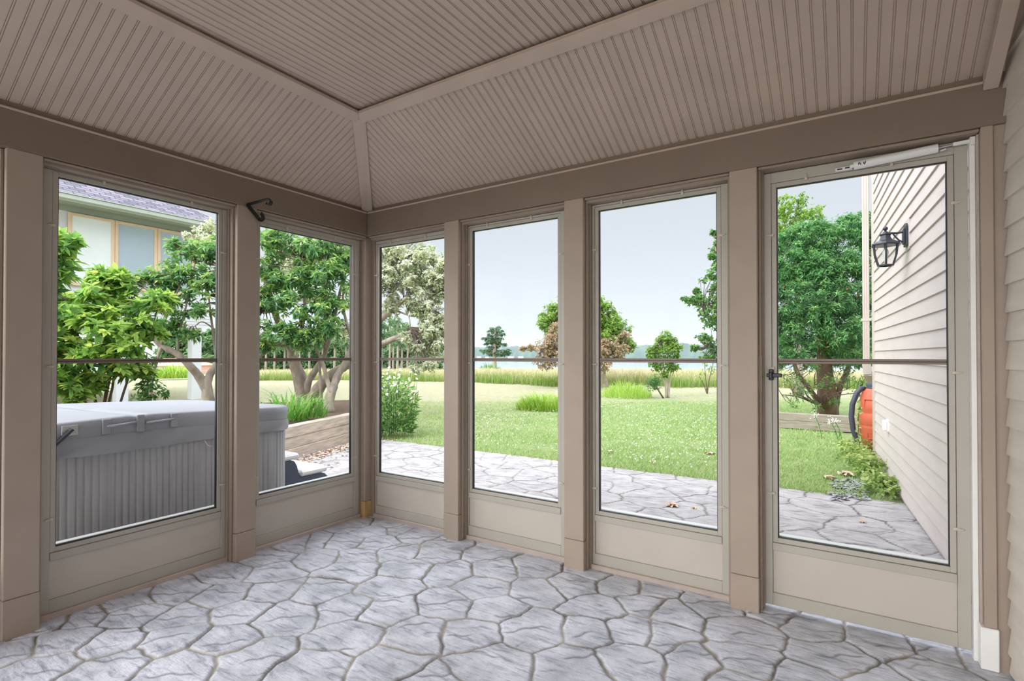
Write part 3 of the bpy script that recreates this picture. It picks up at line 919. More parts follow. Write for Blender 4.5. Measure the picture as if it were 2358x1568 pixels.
for zc, hh, ww in ((0.62, 0.05, 0.30), (0.245, 0.03, 0.16)):
    m = MB()
    for a0, a1, z0_, z1_ in ((-ww, ww, zc + hh, zc + hh + .006), (-ww, ww, zc - hh - .006, zc - hh), (-ww, -ww + .03, zc - hh, zc + hh), (ww - .03, ww, zc - hh, zc + hh)):
        base = math.radians(236)
        for j in range(4):
            aa, ab = base + a0 + (a1 - a0) * j / 4, base + a0 + (a1 - a0) * (j + 1) / 4
            r = 0.247 if zc > 0.4 else 0.2405
            q = lambda a_, z_, d: bc + np.array([(r + d) * math.cos(a_), (r + d) * math.sin(a_), z_])
            m.hexa([q(aa, z0_, -.012), q(ab, z0_, -.012), q(ab, z0_, .006), q(aa, z0_, .006), q(aa, z1_, -.012), q(ab, z1_, -.012), q(ab, z1_, .006), q(aa, z1_, .006)])
    m.obj('moulded_panel', M['orange'], br)
bl = MB().box((bc[0] - 0.2, bc[1] - 0.2, -0.16), (bc[0] + 0.2, bc[1] + 0.2, -0.001)).obj('concrete_block', M['foundation'], bevel=0.004)
tag(bl, 'grey block under the orange rain barrel', 'block')

# ------------------------------------------------------------------ hot tub and steps
TX0, TX1, TY0, TY1, TRD = -2.02, -0.42, -2.34, -0.28, 0.22


def rrect(o, step=0.02):
    """outline of the tub, pushed out by o; returns points and outward normals"""
    x0, x1, y0, y1, r = TX0 - o, TX1 + o, TY0 - o, TY1 + o, TRD + o
    P, Nn = [], []

    def line(a, b, n):
        L_ = math.hypot(b[0] - a[0], b[1] - a[1])
        k = max(2, int(L_ / step))
        for i in range(k):
            t_ = i / k
            P.append((a[0] + (b[0] - a[0]) * t_, a[1] + (b[1] - a[1]) * t_)); Nn.append(n)

    def arc(cx_, cy_, a0):
        k = max(4, int(r * math.pi / 2 / step))
        for i in range(k):
            a_ = a0 + math.pi / 2 * i / k
            P.append((cx_ + r * math.cos(a_), cy_ + r * math.sin(a_))); Nn.append((math.cos(a_), math.sin(a_)))
    line((x1, y0 + r), (x1, y1 - r), (1, 0)); arc(x1 - r, y1 - r, 0)
    line((x1 - r, y1), (x0 + r, y1), (0, 1)); arc(x0 + r, y1 - r, math.pi / 2)
    line((x0, y1 - r), (x0, y0 + r), (-1, 0)); arc(x0 + r, y0 + r, math.pi)
    line((x0 + r, y0), (x1 - r, y0), (0, -1)); arc(x1 - r, y0 + r, 1.5 * math.pi)
    return np.array(P), np.array(Nn)


tub = thing('hot_tub', ((TX0 + TX1) / 2, (TY0 + TY1) / 2, 0), 'hot tub with grey slatted sides and a grey vinyl cover', 'hot tub')
P_, N_ = rrect(0.0, 0.0056)
s_ = np.arange(len(P_)) * 0.0056
ph_ = (s_ % 0.0348) / 0.0348
gro = np.where(ph_ < 0.14, -0.006, 0.0) + np.where((ph_ >= 0.14) & (ph_ < 0.3), -0.0015, 0.0)
Q = P_ + N_ * gro[:, None]
n = len(Q)
Vv = np.concatenate([np.c_[Q, np.full(n, -0.02)], np.c_[Q, np.full(n, 0.80)]])
i = np.arange(n); j = (i + 1) % n
npmesh('skirt', Vv, np.stack([i, j, j + n, i + n], 1), M['cabinet'], tub)
CYM = -1.31


def ztop(x, y):
    return 0.868 - 0.034 * abs(y - CYM) - 0.018 * (TX1 - x) - 0.012 * math.exp(-((y - CYM) / 0.03) ** 2)


cov = []
P_, N_ = rrect(0.014, 0.02)
n = len(P_)
ctr = np.array([(TX0 + TX1) / 2, (TY0 + TY1) / 2])
rings = []
for sc in (0.0, 0.2, 0.4, 0.6, 0.8, 0.93, 0.985):
    q = ctr + (P_ - ctr) * max(sc, 0.004)
    rings.append([(x, y, ztop(x, y)) for x, y in q])
rings.append([(x, y, ztop(x, y) - 0.012) for x, y in P_ + N_ * 0.004])
seam = [(x, y, ztop(x, y) - 0.094) for x, y in P_]
rings.append([(x, y, ztop(x, y) - 0.05) for x, y in P_ + N_ * 0.006])
rings.append(seam)
V_ = [p for r in rings for p in r]
F_ = []
for r in range(len(rings) - 1):
    for k in range(n):
        F_.append((r * n + k, r * n + (k + 1) % n, (r + 1) * n + (k + 1) % n, (r + 1) * n + k))
cover = npmesh('cover', V_, F_, M['vinyl'], tub, smooth=True)
cover['label'] = 'grey vinyl folding cover'
# loose flap under the cover
rows = []
rgt = np.random.default_rng(4)
s_ = np.arange(n) * 0.02
for f in np.linspace(0, 1, 7):
    wv = 0.012 * np.sin(s_ * 9 + 2 * f) + 0.010 * np.sin(s_ * 17 + 1.3 + 3 * f) + 0.006 * np.sin(s_ * 31 + 5 * f)
    rows.append([(x + nx0 * (0.002 + f * (0.016 + w_)), y + ny0 * (0.002 + f * (0.016 + w_)), (ztop(x, y) - 0.094) * (1 - f) + f * (0.672 + 0.004 * math.sin(s * 6)))
                 for (x, y), (nx0, ny0), w_, s in zip(P_, N_, wv, s_)])
V_ = [p for r in rows for p in r]
F_ = [(r * n + k, r * n + (k + 1) % n, (r + 1) * n + (k + 1) % n, (r + 1) * n + k) for r in range(6) for k in range(n)]
npmesh('flap', V_, F_, M['vinyl'], cover, smooth=True)
xf = TX1 + 0.022
m = MB().box((xf - 0.004, CYM - 0.018, 0.765), (xf + 0.008, CYM + 0.022, 0.864)).obj('hinge_strap', M['vinyl'], cover, bevel=0.004)
MB().box((TX0 + 0.05, CYM - 0.003, ztop(-1.2, CYM) + 0.002), (TX1 - 0.004, CYM + 0.003, ztop(-1.2, CYM) + 0.006)).obj('fold_seam', M['vinyl'], cover)
for y0, y1 in ((CYM - 0.16, CYM - 0.022), (CYM + 0.03, CYM + 0.18)):
    MB().tube([(xf + 0.004, y0, 0.815), (xf + 0.016, (y0 + y1) / 2, 0.818), (xf + 0.004, y1, 0.824)], 0.008, 8).obj('handle_loop', M['vinyl'], cover, smooth=True)
    ye = y0 if y0 < CYM - .1 else y1
    MB().box((xf - 0.004, ye - 0.02, 0.772), (xf + 0.007, ye + 0.02, 0.855)).obj('handle_patch', M['vinyl'], cover, bevel=0.003)
br_ = MB().box((xf - 0.004, -1.665, 0.785), (xf + 0.006, -1.595, 0.838)).obj('lifter_bracket', M['steel'], tub, bevel=0.002)
MB().tube([(xf + 0.004, -1.63, 0.812), (xf + 0.018, -1.63, 0.812)], 0.010, 10).obj('pivot_bolt', M['steel'], br_)
MB().bar((xf + 0.016, -1.625, 0.82), (xf + 0.03, -1.93, 0.52), 0.014, 0.038, up=(1, 0, 0)).obj('lifter_arm', M['charcoal'], tub, bevel=0.002)['label'] = 'dark cover lifter arm'
MB().tube([(xf + 0.012, -0.96, 0.672), (xf + 0.016, -0.945, 0.64), (xf + 0.014, -0.925, 0.628), (xf + 0.012, -0.915, 0.632)], 0.0015, 5).obj('loose_thread', M['white'], tub)
xs = TX1 - 0.30
MB().tube([(xs - 0.02, TY1 + 0.03, 0.68), (xs, TY1 + 0.045, 0.60), (xs + 0.01, TY1 + 0.03, 0.50)], [0.012, 0.022, 0.012], 8).obj('cover_lock_strap', M['charcoal'], tub)

st = thing('spa_steps', (-1.2, 0.0, 0), 'slate grey spa steps with white treads beside the hot tub', 'steps')
sx0, sx1 = -1.62, -0.79
pr = [(-0.262, -0.02), (0.34, -0.02), (0.325, 0.07), (0.285, 0.155), (0.245, 0.195), (0.20, 0.208), (0.01, 0.208), (-0.005, 0.24), (-0.02, 0.30), (-0.045, 0.345), (-0.09, 0.358), (-0.262, 0.358)]
MB().prism([(sx0, y, z) for y, z in pr], (sx1 - sx0, 0, 0)).obj('body', M['slate'], st, bevel=0.008)
MB().box((sx0 - 0.015, 0.0, 0.2085), (sx1 + 0.015, 0.268, 0.258)).obj('tread', M['tread'], st, bevel=0.016)
MB().box((sx0 - 0.015, -0.262, 0.3585), (sx1 + 0.015, -0.010, 0.408)).obj('tread', M['tread'], st, bevel=0.016)
m = MB()
for i in range(5):
    y = 0.04 + i * 0.045
    m.box((sx0 + 0.03, y, 0.2575), (sx1 - 0.03, y + 0.006, 0.2605))
m.obj('grip_ridge', M['tread'], st)
MB().prism([(sx1 + 0.0005, -0.235, 0.10), (sx1 + 0.0005, -0.12, 0.175), (sx1 + 0.0005, -0.19, 0.168), (sx1 + 0.0005, -0.235, 0.15)], (0.004, 0, 0)).obj('side_slot', M['charcoal'], st)
MB().prism([(sx1 + 0.0005, 0.10, 0.06), (sx1 + 0.0005, 0.24, 0.12), (sx1 + 0.0005, 0.16, 0.125)], (0.004, 0, 0)).obj('side_slot', M['charcoal'], st)

# ------------------------------------------------------------------ timber retaining walls and bed
ret = thing('retaining_wall', (-2.7, 1.7, 0), 'low retaining wall of three weathered timbers behind the hot tub', 'retaining wall')
ra, rbb = np.array([-2.10, -0.10, 0]), np.array([-3.15, 2.86, 0])
rd = unit(rbb - ra)
rn = np.array([-rd[1], rd[0], 0.0])
for k in range(3):
    z0_ = -0.03 + k * 0.132
    p, q = ra + rn * (0.075 + 0.008 * (k % 2)) + zz(z0_ + 0.0655), rbb + rn * (0.075 + 0.008 * (k % 2)) + zz(z0_ + 0.0655 - 0.02 * 0)
    MB().bar(p, q, 0.14, 0.130).obj('timber', M['timber'], ret, bevel=0.006)
    MB().bar((-2.24, -0.18, z0_ + 0.0655), (-2.24, -3.2, z0_ + 0.0655), 0.14, 0.130).obj('timber', M['timber'], ret, bevel=0.006)
bed = MB().prism([(-2.32, -3.2, -0.03), (-2.32, -0.15, -0.03), (-3.3, 2.83, -0.03), (-5.4, 4.6, -0.03), (-7.5, 1.5, -0.03), (-7.0, -3.2, -0.03)], (0, 0, 0.335)).obj('planting_bed', M['soil'])
tag(bed, 'raised mulch bed behind the hot tub', 'planting bed', kind='structure')
ed = thing('timber_edging', (2.4, 7.6, 0), 'two course timber edging under the dark evergreen hedge', 'edging')
for k in range(2):
    MB().bar((1.5, 7.35 + 0.01 * k, 0.04 + 0.128 * k), (3.6, 7.30 + 0.01 * k, 0.04 + 0.128 * k), 0.14, 0.126).obj('timber', M['timber_grey'], ed, bevel=0.006)

# ------------------------------------------------------------------ ground, meadow, lake, far shore
def gz(x, y):
    """height of the land: level near the house, falling gently towards the lake"""
    d = np.hypot(np.asarray(x) - 3.0, np.asarray(y) + 2.68)
    return -0.03 - np.clip(d - 24, 0, 200) * 0.021 + 0.0 * d


def lawn_mat():
    m, t, b, o = new_mat('mown_lawn')
    nd, lk = t.nodes.new, t.links.new
    tc = nd('ShaderNodeTexCoord')
    ds_ = nd('ShaderNodeVectorMath'); ds_.operation = 'DISTANCE'; ds_.inputs[1].default_value = (3.4, 7.0, 0)
    lk(tc.outputs['Object'], ds_.inputs[0])
    n1 = nd('ShaderNodeTexNoise'); n1.inputs['Scale'].default_value = 0.55; n1.inputs['Detail'].default_value = 6
    lk(tc.outputs['Object'], n1.inputs['Vector'])
    ma = nd('ShaderNodeMath'); ma.operation = 'MULTIPLY_ADD'; ma.inputs[1].default_value = 9.0
    lk(n1.outputs[0], ma.inputs[0]); lk(ds_.outputs['Value'], ma.inputs[2])
    mr = nd('ShaderNodeMapRange'); mr.inputs[1].default_value = 9.0; mr.inputs[2].default_value = 14.5
    lk(ma.outputs[0], mr.inputs[0])
    n2 = nd('ShaderNodeTexNoise'); n2.inputs['Scale'].default_value = 9.0; n2.inputs['Detail'].default_value = 8; n2.inputs['Roughness'].default_value = 0.7
    lk(tc.outputs['Object'], n2.inputs['Vector'])
    g = nd('ShaderNodeValToRGB')
    g.color_ramp.elements[0].position, g.color_ramp.elements[0].color = 0.35, (0.16, 0.24, 0.08, 1)
    g.color_ramp.elements[1].position, g.color_ramp.elements[1].color = 0.66, (0.32, 0.37, 0.18, 1)
    lk(n2.outputs[0], g.inputs[0])
    d = nd('ShaderNodeValToRGB')
    d.color_ramp.elements[0].position, d.color_ramp.elements[0].color = 0.30, (0.28, 0.31, 0.15, 1)
    d.color_ramp.elements[1].position, d.color_ramp.elements[1].color = 0.60, (0.42, 0.38, 0.27, 1)
    lk(n2.outputs[0], d.inputs[0])
    mx_ = nd('ShaderNodeMix'); mx_.data_type = 'RGBA'
    lk(mr.outputs[0], mx_.inputs[0]); lk(g.outputs[0], mx_.inputs[6]); lk(d.outputs[0], mx_.inputs[7])
    lk(mx_.outputs[2], b.inputs['Base Color'])
    b.inputs['Roughness'].default_value = 0.95
    b.inputs['Specular IOR Level'].default_value = 0.1
    n3 = nd('ShaderNodeTexNoise'); n3.inputs['Scale'].default_value = 60.0; n3.inputs['Detail'].default_value = 5
    lk(tc.outputs['Object'], n3.inputs['Vector'])
    bp = nd('ShaderNodeBump'); bp.inputs['Strength'].default_value = 0.8; bp.inputs['Distance'].default_value = 0.03
    lk(n3.outputs[0], bp.inputs['Height']); lk(bp.outputs[0], b.inputs['Normal'])
    return m


M['lawn'] = lawn_mat()
# rings of land round the house, finer close by
ys = np.concatenate([np.arange(2.74, 30, 0.35), np.arange(30, 190, 4.0)])
xs_ = np.concatenate([np.arange(-190, -30, 6.0), np.arange(-30, 12, 0.5), np.arange(12, 90, 5.0)])
XX, YY = np.meshgrid(xs_, ys)
rg = np.random.default_rng(2)
Zg = gz(XX, YY) + np.where(YY > 3.2, rg.normal(0, 0.008, XX.shape), 0.0)
idx = np.arange(XX.size).reshape(XX.shape)
Fg = np.stack([idx[:-1, :-1], idx[:-1, 1:], idx[1:, 1:], idx[1:, :-1]], -1).reshape(-1, 4)
lawn = npmesh('lawn', np.stack([XX.ravel(), YY.ravel(), Zg.ravel()], 1), Fg, M['lawn'], smooth=True)
tag(lawn, 'mown lawn beyond the patio, green close by and dry further out', 'lawn', kind='structure')
ys = np.arange(-30, 2.75, 1.0); xs_ = np.concatenate([np.arange(-190, -30, 6.0), np.arange(-30, -5.15, 0.5)])
XX, YY = np.meshgrid(xs_, np.append(ys, 2.74))
idx = np.arange(XX.size).reshape(XX.shape)
Fg = np.stack([idx[:-1, :-1], idx[:-1, 1:], idx[1:, 1:], idx[1:, :-1]], -1).reshape(-1, 4)
lw2 = npmesh('lawn', np.stack([XX.ravel(), YY.ravel(), gz(XX, YY).ravel()], 1), Fg, M['lawn'], smooth=True)
tag(lw2, 'lawn running past the neighbouring house on the left', 'lawn', kind='structure')
MBg = MB().box((-5.16, -12, -0.2), (9, -4.6, -0.03)).obj('lawn', M['lawn'])
tag(MBg, 'lawn behind the porch', 'lawn', kind='structure')
lk_ = MB().add([(-1500, 60, -3.0), (900, 60, -3.0), (900, 900, -3.0), (-1500, 900, -3.0)], [(0, 1, 2, 3)]).obj('lake', M['lake'])
tag(lk_, 'pale grey lake beyond the meadow', 'lake', kind='structure')

M['hill'] = leaf_mat('wooded_hill', [(0.0, (0.05, 0.085, 0.06)), (1.0, (0.10, 0.15, 0.10))], 0.0, 0.95, 1.0)


def hill(name, pts, z0_, seed, label, rough=3.0):
    """a wooded ridge with depth; pts = (pixel x, ridge pixel y, distance)"""
    rg = np.random.default_rng(seed)
    px = np.linspace(pts[0][0], pts[-1][0], 260)
    py = np.interp(px, [p[0] for p in pts], [p[1] for p in pts])
    dd = np.interp(px, [p[0] for p in pts], [p[2] for p in pts])
    py = py + 0.9 * np.sin(px * 0.21) + 0.7 * np.sin(px * 0.53 + 1) + rg.normal(0, 0.5, len(px))
    rows = []
    for f, back in ((0.0, 0), (0.35, 4), (0.7, 14), (0.9, 30), (1.0, 60), (0.55, 160)):
        r = []
        for x, y, d in zip(px, py, dd):
            top = at(x, y, d + 60)[2]
            p = ground(x, d + back)
            r.append((p[0], p[1], z0_ + (top - z0_) * f + (rg.normal(0, rough * 0.2) if 0 < f < 1 else 0)))
        rows.append(r)
    n_ = len(px)
    F = [(r * n_ + k, r * n_ + k + 1, (r + 1) * n_ + k + 1, (r + 1) * n_ + k) for r in range(5) for k in range(n_ - 1)]
    V = np.array([p for r in rows for p in r])
    o = npmesh(name, V, F, M['hill'], None, {'rnd': rg.random(len(V))})
    return tag(o, label, 'hill', kind='structure')


hill('far_shore', [(560, 800, 640), (900, 797, 640), (1095, 800, 640), (1180, 797, 640), (1290, 799, 640), (1400, 800, 620), (1470, 795, 600), (1540, 794, 600), (1565, 788, 600), (1600, 794, 600), (1700, 796, 600), (1900, 800, 600), (2100, 802, 600)], -3.2, 3, 'wooded far shore of the lake')
for k, (px_, py_, w_, h_) in enumerate(((1103, 822, 9, 6), (1122, 821, 8, 5), (1176, 820, 14, 6), (1199, 821, 12, 6))):
    d = 625
    p = ground(px_, d, -3.0)
    ww, hh = w_ * d / FOC, h_ * d / FOC
    hs = thing('shore_house', p, ['white house on the far shore, furthest left', 'white house on the far shore just left of the lone pine', 'white house on the far shore just right of the lone pine', 'white house on the far shore nearest the copse'][k], 'house', 'houses on the far shore')
    u, v = RT * ww / 2, np.array([FW[0], FW[1], 0]) * ww / 2
    b4 = [p - u - v, p + u - v, p + u + v, p - u + v]
    MB().hexa([*b4, *(q + zz(hh * 0.6) for q in b4)]).obj('wall', M['white'], hs)
    r0, r1 = p - u + zz(hh), p + u + zz(hh)
    MB().add([b4[0] + zz(hh * .6), b4[1] + zz(hh * .6), b4[2] + zz(hh * .6), b4[3] + zz(hh * .6), r0, r1], [(0, 1, 5, 4), (2, 3, 4, 5), (0, 4, 3), (1, 2, 5)]).obj('roof', M['house_grey'], hs)


# ------------------------------------------------------------------ plants: leaf, blade and branch builders
def rand_dirs(rg, n):
    v = rg.normal(size=(n, 3))
    return unit(v)


def leaf_cards(P, D, Nn, Ln, Wd, rnd, fold=0.18, curl=0.12, wide=0.0):
    """one small folded leaf per row: base P, direction D, face normal Nn"""
    D = unit(D)
    Nn = unit(Nn - D * (Nn * D).sum(1, keepdims=True))
    B = np.cross(D, Nn)
    Ln, Wd = Ln[:, None], Wd[:, None]
    if wide:
        v = [P, P + D * Ln * 0.28 + B * Wd * 0.46 + Nn * Wd * fold, P + D * Ln * 0.62 + B * Wd * 0.5 + Nn * Wd * fold * .8 - Nn * Ln * curl * .3,
             P + D * Ln - Nn * Ln * curl, P + D * Ln * 0.62 - B * Wd * 0.5 + Nn * Wd * fold * .8 - Nn * Ln * curl * .3, P + D * Ln * 0.28 - B * Wd * 0.46 + Nn * Wd * fold]
        V = np.stack(v, 1).reshape(-1, 3)
        b = np.arange(len(P))[:, None] * 6
        F = np.concatenate([b + np.array([[0, 1, 2, 3]]), b + np.array([[0, 3, 4, 5]])])
        return V, F, np.repeat(rnd, 6)
    v = [P, P + D * Ln * 0.45 + B * Wd * 0.5 + Nn * Wd * fold, P + D * Ln - Nn * Ln * curl, P + D * Ln * 0.45 - B * Wd * 0.5 + Nn * Wd * fold]
    V = np.stack(v, 1).reshape(-1, 3)
    b = np.arange(len(P))[:, None] * 4
    F = np.concatenate([b + np.array([[0, 1, 2]]), b + np.array([[0, 2, 3]])])
    return V, F, np.repeat(rnd, 4)


def canopy(rg, clumps, dens, per, Ln, Wd, droop=0.35, wide=0.0, shell=0.45, upbias=0.55, flat=0.0, spread=0.10, tone=0.25):
    """rosettes of leaves through a set of ellipsoid clumps (centre, radii); returns leaf arrays and rosette points"""
    C_, Dv, Nv, Rn, pts = [], [], [], [], []
    for c, r in clumps:
        c, r = np.array(c, float), np.array(r if hasattr(r, '__len__') else (r, r, r), float)
        n = max(3, int(dens * r[0] * r[1] * r[2] / (np.mean(r) + 1e-6) ** 1.0 * 10))
        u = rand_dirs(rg, n)
        q = c + u * r * (rg.random(n) ** shell)[:, None]
        out_ = unit(u * 0.7 + np.array([0, 0, upbias]))
        pts.append(q)
        light = np.clip(0.5 + tone * u[:, 2] + rg.normal(0, 0.16, n), 0, 1)  # paler on the upper side of each clump, plus random spread
        for k in range(per):
            t_ = rand_dirs(rg, n)
            t_ = unit(t_ - out_ * (t_ * out_).sum(1, keepdims=True))
            d = unit(out_ * rg.uniform(0.1, 0.8, (n, 1)) + t_ + np.array([0, 0, -droop]) + rg.normal(0, .15, (n, 3)))
            d[:, 2] *= (1 - flat)
            C_.append(q + rg.normal(0, spread * np.mean(r) * 0.35, (n, 3)) * 0.6)
            Dv.append(d)
            Nv.append(unit(out_ * 0.8 + np.array([0, 0, 0.6]) + rg.normal(0, 0.35, (n, 3))))
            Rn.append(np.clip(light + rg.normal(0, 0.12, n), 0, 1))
    C_, Dv, Nv, Rn = (np.concatenate(a) for a in (C_, Dv, Nv, Rn))
    n = len(C_)
    V, F, R_ = leaf_cards(C_, Dv, Nv, Ln * rg.uniform(0.65, 1.2, n), Wd * rg.uniform(0.7, 1.2, n), Rn, wide=wide)
    return V, F, R_, np.concatenate(pts)


def tufts(rg, clumps, k=9, f=0.40, flat=0.65, shell=0.5, jit=0.05):
    """break each clump into k smaller, flatter leaf tufts so that light shows between them"""
    o = []
    for c, r in clumps:
        u = rand_dirs(rg, k)
        q = np.array(c) + u * np.array(r) * (rg.random(k) ** shell)[:, None] * 0.92
        for p in q:
            rr = np.mean(r) * f * rg.uniform(0.7, 1.3)
            o.append((p + rg.normal(0, jit * np.mean(r), 3), (rr, rr, rr * flat)))
    return o


def smooth_path(pts, k=5):
    pts = [np.array(p, float) for p in pts]
    if len(pts) < 3:
        return pts
    P = [2 * pts[0] - pts[1]] + pts + [2 * pts[-1] - pts[-2]]
    o = []
    for i in range(1, len(P) - 2):
        for t_ in np.linspace(0, 1, k, endpoint=False):
            a, b, c, d = P[i - 1], P[i], P[i + 1], P[i + 2]
            o.append(0.5 * (2 * b + (c - a) * t_ + (2 * a - 5 * b + 4 * c - d) * t_ ** 2 + (3 * b - a - 3 * c + d) * t_ ** 3))
    return o + [pts[-1]]


def limbs(name, paths, mat, parent, sides=8, seed=1):
    """trunks and limbs; each path = (points, radius at foot, radius at tip)"""
    rg = np.random.default_rng(seed)
    m = MB()
    for pts, r0, r1 in paths:
        q = smooth_path(pts)
        m.tube(q, [r0 + (r1 - r0) * k / (len(q) - 1) * 1.0 for k in range(len(q))] * (1 + rg.normal(0, 0.06, len(q))), sides)
    return m.obj(name, mat, parent, smooth=True)


def twigs(name, rg, pts, roots, mat, parent, share=0.25, r=0.004, maxlen=0.9):
    """thin twigs from leaf rosettes back to the nearest limb point"""
    roots = np.array(roots)
    sel = pts[rg.random(len(pts)) < share]
    m = MB()
    for p in sel:
        d = ((roots - p) ** 2).sum(1)
        q = roots[d.argmin()]
        L_ = np.linalg.norm(q - p)
        if L_ > maxlen * 1.25:
            continue
        mid = (p + q) / 2 + rg.normal(0, 0.06 * L_, 3) - np.array([0, 0, 0.04 * L_])
        m.tube([q, mid, p], [r * 1.8, r * 1.2, r * 0.6], 4, caps=False)
    return m.obj(name, mat, parent)


def blades(rg, P, H, Wd, lean, rnd, segs=2, dirs=None):
    """grass blades rising from P"""
    n = len(P)
    a = rg.uniform(0, 2 * math.pi, n) if dirs is None else dirs
    d = np.stack([np.cos(a), np.sin(a), np.zeros(n)], 1)
    sd = np.stack([-np.sin(a), np.cos(a), np.zeros(n)], 1)
    H, Wd, lean = H[:, None], Wd[:, None], lean[:, None]
    up = np.array([0, 0, 1.0])
    if segs == 1:
        V = np.stack([P - sd * Wd / 2, P + sd * Wd / 2, P + d * lean * H + up * H], 1).reshape(-1, 3)
        F = np.arange(n)[:, None] * 3 + np.array([[0, 1, 2]])
        return V, F, np.repeat(rnd, 3), np.tile([0, 0, 1.0], n)
    mid = P + d * lean * H * 0.35 + up * H * 0.6
    tip = P + d * lean * H + up * H * (1 - 0.35 * np.minimum(lean, 1.2))
    V = np.stack([P - sd * Wd / 2, P + sd * Wd / 2, mid + sd * Wd * .4, mid - sd * Wd * .4, tip], 1).reshape(-1, 3)
    b = np.arange(n)[:, None] * 5
    F = np.concatenate([b + np.array([[0, 1, 2]]), b + np.array([[0, 2, 3]]), b + np.array([[3, 2, 4]])])
    return V, F, np.repeat(rnd, 5), np.tile([0, 0, .6, .6, 1.0], n)


def join(parts):
    """join (V, F, R) leaf arrays"""
    o, Vs, Fs, Rs = 0, [], [], []
    for V, F, R_ in parts:
        Vs.append(V); Fs.append(F + o); Rs.append(R_)
        o += len(V)
    return np.concatenate(Vs), np.concatenate(Fs), np.concatenate(Rs)


def clump_px(l):
    """clumps given as (pixel x, pixel y, distance, radius px, [depth radius m])"""
    o = []
    for q in l:
        px, py, d, r = q[:4]
        rm = r * d / FOC
        o.append((at(px, py, d), (rm, rm * (q[4] if len(q) > 4 else 1.0), rm * (q[5] if len(q) > 5 else 0.85))))
    return o


# leaf colours
M['l_big'] = leaf_mat('broad_leaf', [(0.0, (0.06, 0.15, 0.04)), (0.4, (0.18, 0.34, 0.07)), (0.75, (0.36, 0.49, 0.11)), (1.0, (0.54, 0.59, 0.17))], 0.5)
M['l_tree'] = leaf_mat('glossy_leaf', [(0.0, (0.04, 0.115, 0.045)), (0.4, (0.10, 0.235, 0.08)), (0.75, (0.25, 0.40, 0.11)), (1.0, (0.46, 0.56, 0.20))], 0.45, 0.35)
M['l_pale'] = leaf_mat('variegated_leaf', [(0.0, (0.14, 0.22, 0.07)), (0.28, (0.32, 0.40, 0.17)), (0.45, (0.62, 0.64, 0.46)), (1.0, (0.82, 0.82, 0.68))], 0.45, 0.5, 1.15)
M['l_pine'] = leaf_mat('pine_needle', [(0.0, (0.05, 0.11, 0.06)), (1.0, (0.13, 0.22, 0.11))], 0.25)
M['l_copse'] = leaf_mat('copse_leaf', [(0.0, (0.08, 0.17, 0.03)), (0.5, (0.17, 0.30, 0.05)), (1.0, (0.33, 0.44, 0.10))], 0.45)
M['l_brown'] = leaf_mat('browned_leaf', [(0.0, (0.14, 0.15, 0.05)), (0.4, (0.33, 0.27, 0.16)), (1.0, (0.52, 0.36, 0.27))], 0.4)
M['l_mid'] = leaf_mat('mid_leaf', [(0.0, (0.05, 0.13, 0.04)), (0.5, (0.12, 0.25, 0.07)), (1.0, (0.27, 0.40, 0.12))], 0.45)
M['l_cedar'] = leaf_mat('cedar_spray', [(0.0, (0.03, 0.085, 0.035)), (0.4, (0.07, 0.20, 0.065)), (0.75, (0.16, 0.34, 0.11)), (0.985, (0.30, 0.46, 0.19)), (1.0, (0.62, 0.25, 0.10))], 0.35)
M['l_cover'] = leaf_mat('ground_cover', [(0.0, (0.10, 0.20, 0.04)), (0.5, (0.25, 0.36, 0.09)), (1.0, (0.46, 0.50, 0.20))], 0.4, 0.5, 1.2)
M['l_far'] = leaf_mat('far_leaf', [(0.0, (0.07, 0.14, 0.06)), (1.0, (0.17, 0.28, 0.12))], 0.35)
M['g_lawn'] = leaf_mat('grass_blade', [(0.0, (0.13, 0.23, 0.05)), (0.5, (0.26, 0.38, 0.12)), (1.0, (0.44, 0.43, 0.25))], 0.4)
M['g_tall'] = leaf_mat('tall_grass', [(0.0, (0.18, 0.32, 0.04)), (0.6, (0.32, 0.46, 0.08)), (1.0, (0.48, 0.54, 0.17))], 0.45)
M['g_mead'] = leaf_mat('meadow_grass', [(0.0, (0.20, 0.31, 0.06)), (0.25, (0.34, 0.39, 0.14)), (0.45, (0.52, 0.46, 0.26)), (0.7, (0.60, 0.50, 0.34)), (1.0, (0.66, 0.56, 0.47))], 0.4, 0.5, 1.05)
M['g_lily'] = leaf_mat('strap_leaf', [(0.0, (0.06, 0.18, 0.03)), (0.6, (0.17, 0.36, 0.07)), (1.0, (0.36, 0.50, 0.14))], 0.45)


def crown(root, name, V, F, R_, mat):
    return npmesh(name, V, F, mat, root, {'rnd': R_})

# ------------------------------------------------------------------ plants behind the hot tub (left windows)
rg = np.random.default_rng(101)
base = ground(232, 6.6, 0.30)
sh = thing('broad_leaf_shrub', base, 'large light green broad leaf shrub right behind the hot tub', 'shrub')
cl = clump_px([(165, 735, 6.3, 52), (215, 700, 6.4, 50), (262, 668, 6.6, 42), (245, 745, 6.3, 60), (310, 720, 6.6, 56), (170, 800, 6.2, 55), (235, 815, 6.2, 55),
               (300, 790, 6.4, 52), (345, 765, 6.7, 45), (160, 865, 6.2, 45), (215, 880, 6.4, 38), (330, 850, 6.8, 34), (350, 690, 6.8, 42), (120, 780, 6.2, 60), (95, 700, 6.2, 60), (90, 860, 6.2, 55), (145, 885, 6.1, 40), (140, 835, 6.1, 45), (185, 905, 6.2, 30), (275, 640, 6.7, 24), (225, 640, 6.6, 26), (280, 850, 6.5, 22)])
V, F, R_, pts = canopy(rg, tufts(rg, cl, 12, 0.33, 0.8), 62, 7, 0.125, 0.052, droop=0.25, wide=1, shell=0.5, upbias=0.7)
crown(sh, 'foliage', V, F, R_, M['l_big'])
B = lambda px, py, d: at(px, py, d)
